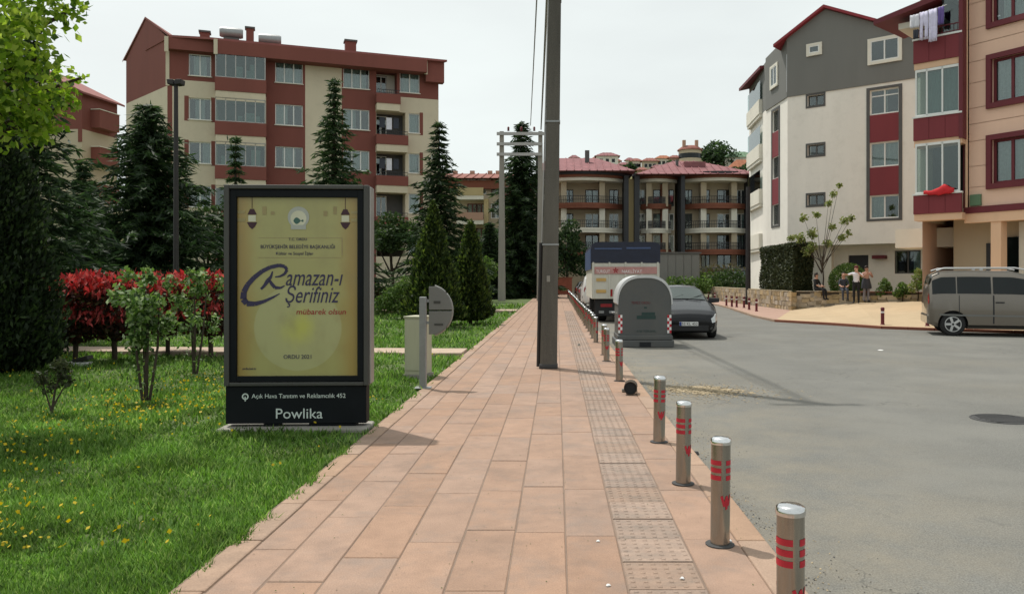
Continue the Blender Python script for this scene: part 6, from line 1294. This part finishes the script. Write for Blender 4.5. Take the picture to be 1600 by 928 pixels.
for sd in (-1, 1):
    patch('tail_light', 40.5, 43.6, 3.6, 4.6, 'lamp_red', sd, .012); patch('side_moulding', 17, 33, 2.62, 2.74, 'grey_metal', sd, .012, ni=12); patch('sill_trim', 17, 33, 1.55, 1.85, 'black_plastic', sd, .008, ni=12)
    b = MB(Mv); b.tube([(sd*.62, 1.95, 1.88), (sd*.62, 2.2, 1.93), (sd*.62, 4.0, 1.93), (sd*.62, 4.2, 1.86)], .022, 8); b.build('roof_rail', 'pale_metal', body)
    bx(body, 'rail_foot', Mv, sd*.62-.02, sd*.62+.02, 3.0, 3.08, 1.86, 1.92, 'pale_metal', 0)
    for y0_ in (2.02, 3.24): patch('door_seam', F_ if False else 6.42*4 if y0_ < 3 else 7.35*4, (6.42*4+.12) if y0_ < 3 else (7.35*4+.1), 2.1, 4.05, 'black_plastic', sd, .004, ni=1, nj=10)
    dh = bx(body, 'door_handle', Mv, sd*.915-.012, sd*.915+.012, 2.5, 2.72, .94, .975, 'black_plastic', .005)
    mr = MB(Mv); mr.add([(sd*.9, 1.42, 1.12), (sd*1.12, 1.38, 1.14), (sd*1.12, 1.38, 1.32), (sd*.9, 1.42, 1.3), (sd*.9, 1.56, 1.12), (sd*1.1, 1.52, 1.14), (sd*1.1, 1.52, 1.32), (sd*.9, 1.56, 1.3)], [(0,1,2,3), (4,5,6,7), (0,1,5,4), (1,2,6,5), (2,3,7,6), (3,0,4,7)]); mr.build('mirror', 'black_plastic', body, bevel=.02)
bx(body, 'rear_bumper', Mv, -.80, .80, 4.34, 4.47, .32, .60, 'grey_paint', .05)
# far cars in the kerbside row
Mv2 = Matrix.Translation((2.42, 50.4, ZR)) @ Matrix.Rotation(pi, 4, 'Z') @ Matrix.Translation((0, -4.43+4.43, 0))
Mv2 = Matrix.Translation((2.42, 44.5+4.43, ZR)) @ Matrix.Rotation(pi, 4, 'Z') @ Matrix.Scale(1.0, 4)
Mv2 = Matrix.Translation((2.42, 46+4.6, ZR)) @ Matrix.Rotation(pi, 4, 'Z') @ Matrix.Scale(1.04, 4)
o, body, patch, at_ = car('white van parked in the kerbside row beyond the truck', Mv2, van, 4, 5, 8, 10, 'white_paint', (.86, 3.80), .33, 1.82, 'van', 'parked_van', sides=((5.35, 6.35),))
for sd in (-1, 1): patch('tail_light', 40.5, 43.6, 3.6, 4.6, 'lamp_red', sd, .012)
bx(body, 'number_plate', Mv2, -.26, .26, 4.44, 4.46, .62, .73, 'white_tape', 0)
for Y_, pt, lb in ((56, 'grey_paint', 'grey car far along the kerbside row behind the white van'), (63.5, 'black_paint', 'dark car farthest along the kerbside row near the brick wall')):
    Mq = Matrix.Translation((2.35, Y_+4.3, ZR)) @ Matrix.Rotation(pi, 4, 'Z'); o, body, patch, at_ = car(lb, Mq, sedan, 5, 6, 8, 9, pt, (.82, 3.42), .315, 1.8, sides=((5.6, 7.05), (7.15, 8.4)))
    for sd in (-1, 1): patch('tail_light', 39.5, 43.5, 3.3, 4.2, 'lamp_red', sd, .012)
# truck seen from behind
YT = 31.0; tx0, tx1 = 1.36, 3.98
def tz(py): return HC-(py-VY)/FP*YT
T = thing('parked_truck', ((tx0+tx1)/2, YT, ZR), 'truck seen from behind with a beige tailgate under a dark blue tarpaulin', 'truck')
zg0, zg1, zt0 = tz(467), tz(409), tz(378)
bx(T, 'tailgate', I4, tx0, tx1, YT, YT+.10, zg0, zg1, 'tailgate', .015); bx(T, 'side_board', I4, tx0, tx0+.06, YT+.11, YT+6, zg0, zg1-.02, 'tailgate', .01); bx(T, 'side_board', I4, tx1-.06, tx1, YT+.11, YT+6, zg0, zg1-.02, 'tailgate', .01); bx(T, 'load_floor', I4, tx0+.07, tx1-.07, YT+.11, YT+6, zg0, zg0+.1, 'grey_metal', 0)
for k in range(5): u = tx0+.02+(tx1-tx0-.12)*k/4; bx(T, 'tailgate_rib', I4, u, u+.07, YT-.028, YT-.003, zg0+.02, zg1-.02, 'tailgate', .006)
bd = bx(T, 'pink_band', I4, tx0+.1, tx1-.1, YT-.036, YT-.030, tz(428), tz(417), 'band_pink', 0)
text('TURGUT', .17, (tx0+.16, YT-.039, tz(426.5)), bd, 'white_tape', 'lettering', 0, 0, .8, 'LEFT'); text('NAKLİYAT', .17, (tx0+1.15, YT-.039, tz(426.5)), bd, 'white_tape', 'lettering', 0, 0, .95, 'LEFT')
b = MB(); cxr, czr = tx0+.92, tz(422.5)
for k in range(5): a = 2*pi*k/5+pi/2; b.add([(cxr, YT-.0385, czr), (cxr+.07*cos(a-.45), YT-.0385, czr+.07*sin(a-.45)), (cxr+.13*cos(a), YT-.0385, czr+.13*sin(a)), (cxr+.07*cos(a+.45), YT-.0385, czr+.07*sin(a+.45))], [(0,1,2,3)])
b.build('flower_emblem', 'poster_red', bd)
for py in (437, 455): bx(T, 'reflector', I4, tx0+.17, tx0+.55, YT-.036, YT-.004, tz(py+2.5), tz(py-2.5), 'reflector', .004)
bx(T, 'red_lamp', I4, tx0+.72, tx0+.80, YT-.05, YT-.004, tz(463), tz(452), 'lamp_red', .01); bx(T, 'black_latch', I4, tx0+1.1, tx0+1.26, YT-.07, YT-.004, tz(464), tz(442), 'black_plastic', .01)
n = 16; prf = [(tx0-.03, zg1-.05)]+[((tx0+tx1)/2-(tx1-tx0+.06)/2*cos(pi*k/n)*(1 if 0 < k < n else 1), zt0-.22+.22*min(1, sin(pi*k/n)*1.7)**.7) for k in range(n+1)]+[(tx1+.03, zg1-.05)]
b = MB(); b.extr([(x, YT-.02, z) for x, z in prf], (0, 6.0, 0)); b.build('tarpaulin', 'tarp', T, smooth=35)
bx(T, 'tarpaulin_side', I4, tx0-.05, tx0-.032, YT+.05, YT+6, zg1-.3, zt0-.25, 'tarp_side', .004)
b = MB(); b.box(tx0+.1, (tx0+tx1)/2-.15, YT-.045, YT-.025, zt0-.30, zt0-.24); b.box((tx0+tx1)/2+.02, tx1-.35, YT-.045, YT-.025, zt0-.28, zt0-.21); b.build('tarpaulin_fold', 'tarp_side', T, bevel=.008)
bx(T, 'rear_underrun', I4, tx0+.12, tx1-.25, YT+.25, YT+.32, tz(494), zg0-.02, 'black_plastic', .02); bx(T, 'chassis', I4, tx0+.7, tx1-.7, YT+.33, YT+7, .55, zg0-.004, 'black_plastic', 0); bx(T, 'number_plate', I4, tx0+.35, tx0+.8, YT+.225, YT+.247, tz(480), tz(475), 'poster_red', 0)
for x_ in (tx0+.28, tx0+.68): bx(T, 'rear_lamp', I4, x_, x_+.2, YT+.22, YT+.248, tz(490), tz(486), 'steel_dull', .005)
for y_ in (YT+1.3, YT+6.3):
    for x_, w_ in ((tx0+.15, .5), (tx1-.65, .5)): b = MB(); b.lathe([(.28, 0), (.46, .02), (.5, .08), (.5, w_-.08), (.46, w_-.02), (.28, w_)], 24, c=(x_, y_, .5+ZR), ax='x'); wo = b.build('wheel', 'tyre', T, smooth=40); b = MB(); b.lathe([(.3, .03), (.3, w_-.03)], 16, c=(x_, y_, .5+ZR), ax='x'); b.build('rim', 'grey_metal', wo)
bx(T, 'cab', I4, tx0+.12, tx1-.12, YT+6.1, YT+8.0, .5, 2.5, 'white_paint', .12); bx(T, 'cab_window', I4, tx0+.25, tx1-.25, YT+6.07, YT+6.097, 1.6, 2.3, 'car_glass', 0)
mr = bx(T, 'mirror', I4, tx1+.06, tx1+.24, YT+6.3, YT+6.42, 1.45, 2.1, 'black_plastic', .03); bx(T, 'mudguard', I4, tx0+.1, tx0+.7, YT+.75, YT+.78, .15, .7, 'black_plastic', 0); bx(T, 'mudguard', I4, tx1-.7, tx1-.1, YT+.75, YT+.78, .15, .7, 'black_plastic', 0)
# ---------------------------------------------------------------- grey arched collection container
YB = 19.75; bx0, bx1 = (966-VX)/FP*YB, (1049-VX)/FP*YB; cxb = (bx0+bx1)/2; hb2 = (bx1-bx0)/2
def zz(py): return HC-(py-VY)/FP*YB
o = thing('waste_container', (cxb, YB, ZR), 'grey arched street container with red and white corner strips beside the kerb', 'container')
zsp, ztp = zz(474), zz(432)
def arch(k, drop=0): return [(cxb-hb2*k, zz(524)+drop)]+[(cxb-hb2*k*abs(cos(pi*q/22))**.75*(1 if q < 11 else -1), zsp+(ztp-zsp)*k*abs(sin(pi*q/22))**.85) for q in range(23)]+[(cxb+hb2*k, zz(524)+drop)]
b = MB(); b.extr([(x, YB, z) for x, z in arch(1)], (0, 1.25, 0)); body = b.build('body', 'bin_grey', o, smooth=30)
b = MB(); pts = arch(1.0); p2 = arch(1.05); vs = []
for (xa, za), (xb, zb_) in zip(pts[1:-1], p2[1:-1]): vs += [(xa, YB-.02, za-.035), (xb, YB-.02, zb_), (xb, YB+1.28, zb_), (xa, YB+1.28, za-.035)]
fs = []
for i in range(len(vs)//4-1):
    for j in range(4): fs.append((i*4+j, i*4+(j+1) % 4, i*4+4+(j+1) % 4, i*4+4+j))
fs += [(0,1,2,3), tuple(len(vs)-4+j for j in range(4))]; b.add(vs, fs); b.build('sunlit_lid_band', 'pale_metal', o, smooth=30)  # pale band over the lid; sunlight on its top put into the colour
bx(o, 'skirt', I4, cxb-hb2-.02, cxb+hb2+.03, YB-.05, YB+1.3, zz(531), zz(524)+.005, 'bin_grey', .02); bx(o, 'base', I4, cxb-hb2-.06, cxb+hb2+.06, YB-.09, YB+1.34, ZR, zz(531)-.004, 'bin_grey', .02)
bx(o, 'notch_shade', I4, cxb-.14, cxb+.14, YB-.10, YB-.085, ZR+.02, ZR+.13, 'interior_shade', 0)  # dark plate on the base, painting the shade inside a notch
for sd in (-1, 1):
    for k in range(6):
        z1_ = zz(492)-k*.075; xa = cxb+sd*(hb2-.05)-.05
        for q in range(2): bx(body, 'warning_stripe', I4, xa+.05*q, xa+.05*q+.05, YB-.006, YB-.002, z1_-.074, z1_, 'red_tape' if (k+q) % 2 == 0 else 'white_tape', 0)
text('TEMİZ ORDU', .085, (cxb-.10, YB-.004, zz(475)), body, 'maroon', 'lettering', 0, 0, .9); b = MB(); b.box(cxb-.2, cxb+.27, YB-.005, YB-.002, zz(498.5), zz(493)); b.box(cxb-.08, cxb+.25, YB-.005, YB-.002, zz(492.6), zz(488)); b.box(cxb-.02, cxb+.05, YB-.005, YB-.002, zz(482), zz(479.5)); b.build('stencil_block', 'bin_green', body)
text('ATIK TOPLAMA', .075, (cxb+.03, YB-.004, zz(519)), body, 'bin_green', 'lettering', 0, 0, .9)
for sd in (-1, 1): b = MB(); b.tube([(cxb+sd*(hb2+.02), YB+.3, zz(490)), (cxb+sd*(hb2+.09), YB+.3, zz(490)), (cxb+sd*(hb2+.09), YB+.9, zz(490)), (cxb+sd*(hb2+.02), YB+.9, zz(490))], .02, 6); b.build('handle', 'steel_dull', o)
# ---------------------------------------------------------------- PEOPLE
def person(loc, rz, label, J, mats, hair, skirt=None, scale=1):
    o = thing('person', loc, label, 'person'); names = list(J); V = [Vector(J[k][0]) for k in names]; rad = [J[k][1] for k in names]; idx = {k: i for i, k in enumerate(names)}
    E = [(idx[J[k][2]], idx[k]) for k in names if J[k][2]]; tag = [J[k][3] for k in names if J[k][2]]
    for sd in ('l', 'r'):                        # five fingers rooted in each palm
        w_, h = V[idx['wr'+sd]], V[idx['ha'+sd]]; d = (h-w_).normalized(); s = d.orthogonal().normalized(); up = d.cross(s)
        for k, (off, ln_) in enumerate(((-.03, .07), (-.01, .08), (.01, .075), (.03, .06), (.045, .05))):
            a = h+s*off*.9-(d*.05 if k == 4 else Vector((0, 0, 0))); V += [a+d*ln_*.55+up*.008+(s*.02 if k == 4 else Vector((0, 0, 0))), a+d*ln_*.95+up*.028+(s*.02 if k == 4 else Vector((0, 0, 0)))]; rad += [.0095, .008]; n = len(V)
            E += [(idx['ha'+sd], n-2), (n-2, n-1)]; tag += [0, 0]
    me = bpy.data.meshes.new('body'); me.from_pydata(V, E, []); t = link('body', me); t.modifiers.new('s', 'SKIN'); md = t.modifiers.new('u', 'SUBSURF'); md.levels = 1
    sv = me.skin_vertices[0].data if me.skin_vertices else None
    if sv is None:
        bm = bmesh.new(); bm.from_mesh(me); bm.verts.layers.skin.verify(); bm.to_mesh(me); bm.free(); sv = me.skin_vertices[0].data
    for i, r_ in enumerate(rad): sv[i].radius = (r_, r_) if not hasattr(r_, '__len__') else r_; sv[i].use_root = (i == 0)
    bpy.context.view_layer.update(); dg = bpy.context.evaluated_depsgraph_get(); nm = bpy.data.meshes.new_from_object(t.evaluated_get(dg)); bpy.data.objects.remove(t)
    for m in mats: nm.materials.append(MT[m])
    A_ = np.array([V[e[0]] for e in E]); B_ = np.array([V[e[1]] for e in E]); D_ = B_-A_; rr_ = np.array([np.mean(rad[e[1]]) for e in E])
    for p in nm.polygons:
        c = np.array(p.center); tt = np.clip(((c-A_)*D_).sum(1)/np.maximum(1e-9, (D_*D_).sum(1)), 0, 1); p.material_index = tag[int(np.argmin(np.linalg.norm(c-(A_+D_*tt[:, None]), axis=1)-rr_*.6))]; p.use_smooth = True
    ob = link('body', nm, o)
    hd_ = Vector(J['head'][0]); b = MB(Matrix.Translation(Vector(loc)+hd_+Vector((0, -.018, .03)))); n = 12
    b.lathe([(.0, -.13), (.075, -.12), (.096, -.03), (.098, .03), (.08, .075), (.045, .10), (0, .11)], n); b.v = [p if (p-Vector(loc)-hd_).y < .055 or (p-Vector(loc)-hd_).z > .06 else Vector((p.x, loc[1]+hd_.y+.03, p.z)) for p in b.v]; b.build('hair', hair, o, smooth=70)
    b = MB(Matrix.Translation(Vector(loc)+hd_)); 
    for sx in (-.032, .032): b.lathe([(0, -.012), (.012, 0), (0, .012)], 6, c=(sx, .088, .012))
    b.build('eyes', 'cloth_black', o)
    if skirt: skirt(o)
    o.rotation_euler = (0, 0, rz); o.scale = (scale,)*3; return o
def stand(al, ar, top=1, bot=2, tw=.0):
    J = {'pel': ((0, 0, .96), (.15, .11), None, bot), 'bel': ((0, 0, 1.08), (.135, .10), 'pel', bot), 'che': ((0, .01, 1.28), (.165, .115), 'bel', top), 'nek': ((0, .0, 1.45), .058, 'che', top), 'hb': ((0, .02, 1.54), .07, 'nek', 0), 'head': ((0, .03, 1.62), (.082, .098), 'hb', 0), 'nose': ((0, .135, 1.60), .014, 'head', 0)}
    for sd, s, arm in (('l', -1, al), ('r', 1, ar)):
        J.update({'ea'+sd: ((s*.095, .02, 1.61), .016, 'head', 0), 'sh'+sd: ((s*.17, 0, 1.40), .062, 'che', top), 'el'+sd: (arm[0], .047, 'sh'+sd, top), 'wr'+sd: (arm[1], .03, 'el'+sd, 0), 'ha'+sd: (arm[2], (.042, .022), 'wr'+sd, 0),
                  'hi'+sd: ((s*.09, 0, .90), .095, 'pel', bot), 'kn'+sd: ((s*.10, .02+tw*s, .50), .066, 'hi'+sd, bot), 'an'+sd: ((s*.10, -.01+2*tw*s, .09), .045, 'kn'+sd, bot), 'to'+sd: ((s*.115, .14+2*tw*s, .04), .04, 'an'+sd, 3)})
    return J
def sit(top=1, bot=2):
    J = stand(((-.22, .12, 1.14), (-.12, .34, 1.05), (-.08, .42, 1.06)), ((.22, .12, 1.14), (.12, .34, 1.05), (.08, .42, 1.07)), top, bot)
    for k in list(J): (x, y, z), r_, pa, t = J[k]; J[k] = ((x, y, z-.38) if k[:2] not in ('kn', 'an', 'to') else (x, y, z), r_, pa, t)
    for sd, s in (('l', -1), ('r', 1)):
        J['hi'+sd] = ((s*.09, .05, .55), .10, 'pel', bot); J['kn'+sd] = ((s*.11, .47, .53), .07, 'hi'+sd, bot); J['an'+sd] = ((s*.11, .50, .09), .046, 'kn'+sd, bot); J['to'+sd] = ((s*.12, .64, .04), .042, 'an'+sd, 3)
    return J
p = P(1338, 474.5, 37.9)
person((p.x, 37.9, p.z), R(150), 'person standing in a white top and black trousers, hand raised to the face', stand(((-.30, .08, 1.22), (-.12, .26, 1.42), (-.06, .24, 1.52)), ((.36, .05, 1.32), (.46, .20, 1.36), (.52, .26, 1.36)), 1, 2), ['skin', 'cloth_white', 'cloth_black', 'cloth_black'], 'hair_red', scale=1.03)
def bag(o):
    q = wloc(o); b = MB(); n = 18; vs = []
    for z, rx, ry in ((.66, .25, .17), (.80, .235, .165), (.95, .215, .15), (1.06, .185, .135), (1.14, .165, .125)): vs += [q+Vector((rx*(1+.06*sin(5*a+z*9))*cos(a), ry*(1+.06*cos(4*a))*sin(a)+.0, z+.02*sin(3*a))) for a in [2*pi*k/n for k in range(n)]]
    b.add(vs, [(i*n+k, i*n+(k+1) % n, (i+1)*n+(k+1) % n, (i+1)*n+k) for i in range(4) for k in range(n)]); b.build('dark_wrap', 'cloth_slate', o, smooth=180)
p = P(1353.5, 472.5, 38.2)
person((p.x, 38.2, p.z), R(185), 'person standing in a peach top and grey trousers, dark wrap at the waist', stand(((-.26, .10, 1.2), (-.14, .28, 1.32), (-.08, .30, 1.42)), ((.26, .10, 1.2), (.14, .28, 1.34), (.08, .28, 1.44)), 1, 2), ['skin', 'cloth_peach', 'cloth_grey', 'cloth_black'], 'hair_dark', bag)
for px, Yq, lb, mt, hr, an in ((1275, 39.62, 'person dressed all in black sitting on the garden wall, leaning over their hands', ['skin', 'cloth_black', 'cloth_black', 'cloth_black'], 'hair_dark', -140), (1318, 38.85, 'person in dark slate clothes sitting on the wall in front of the round bush', ['skin', 'cloth_slate', 'cloth_slate', 'cloth_black'], 'hair_dark', 170)):
    p = P(px, 468, Yq); person((p.x, Yq, .55), R(an), lb, sit(), mt, hr)
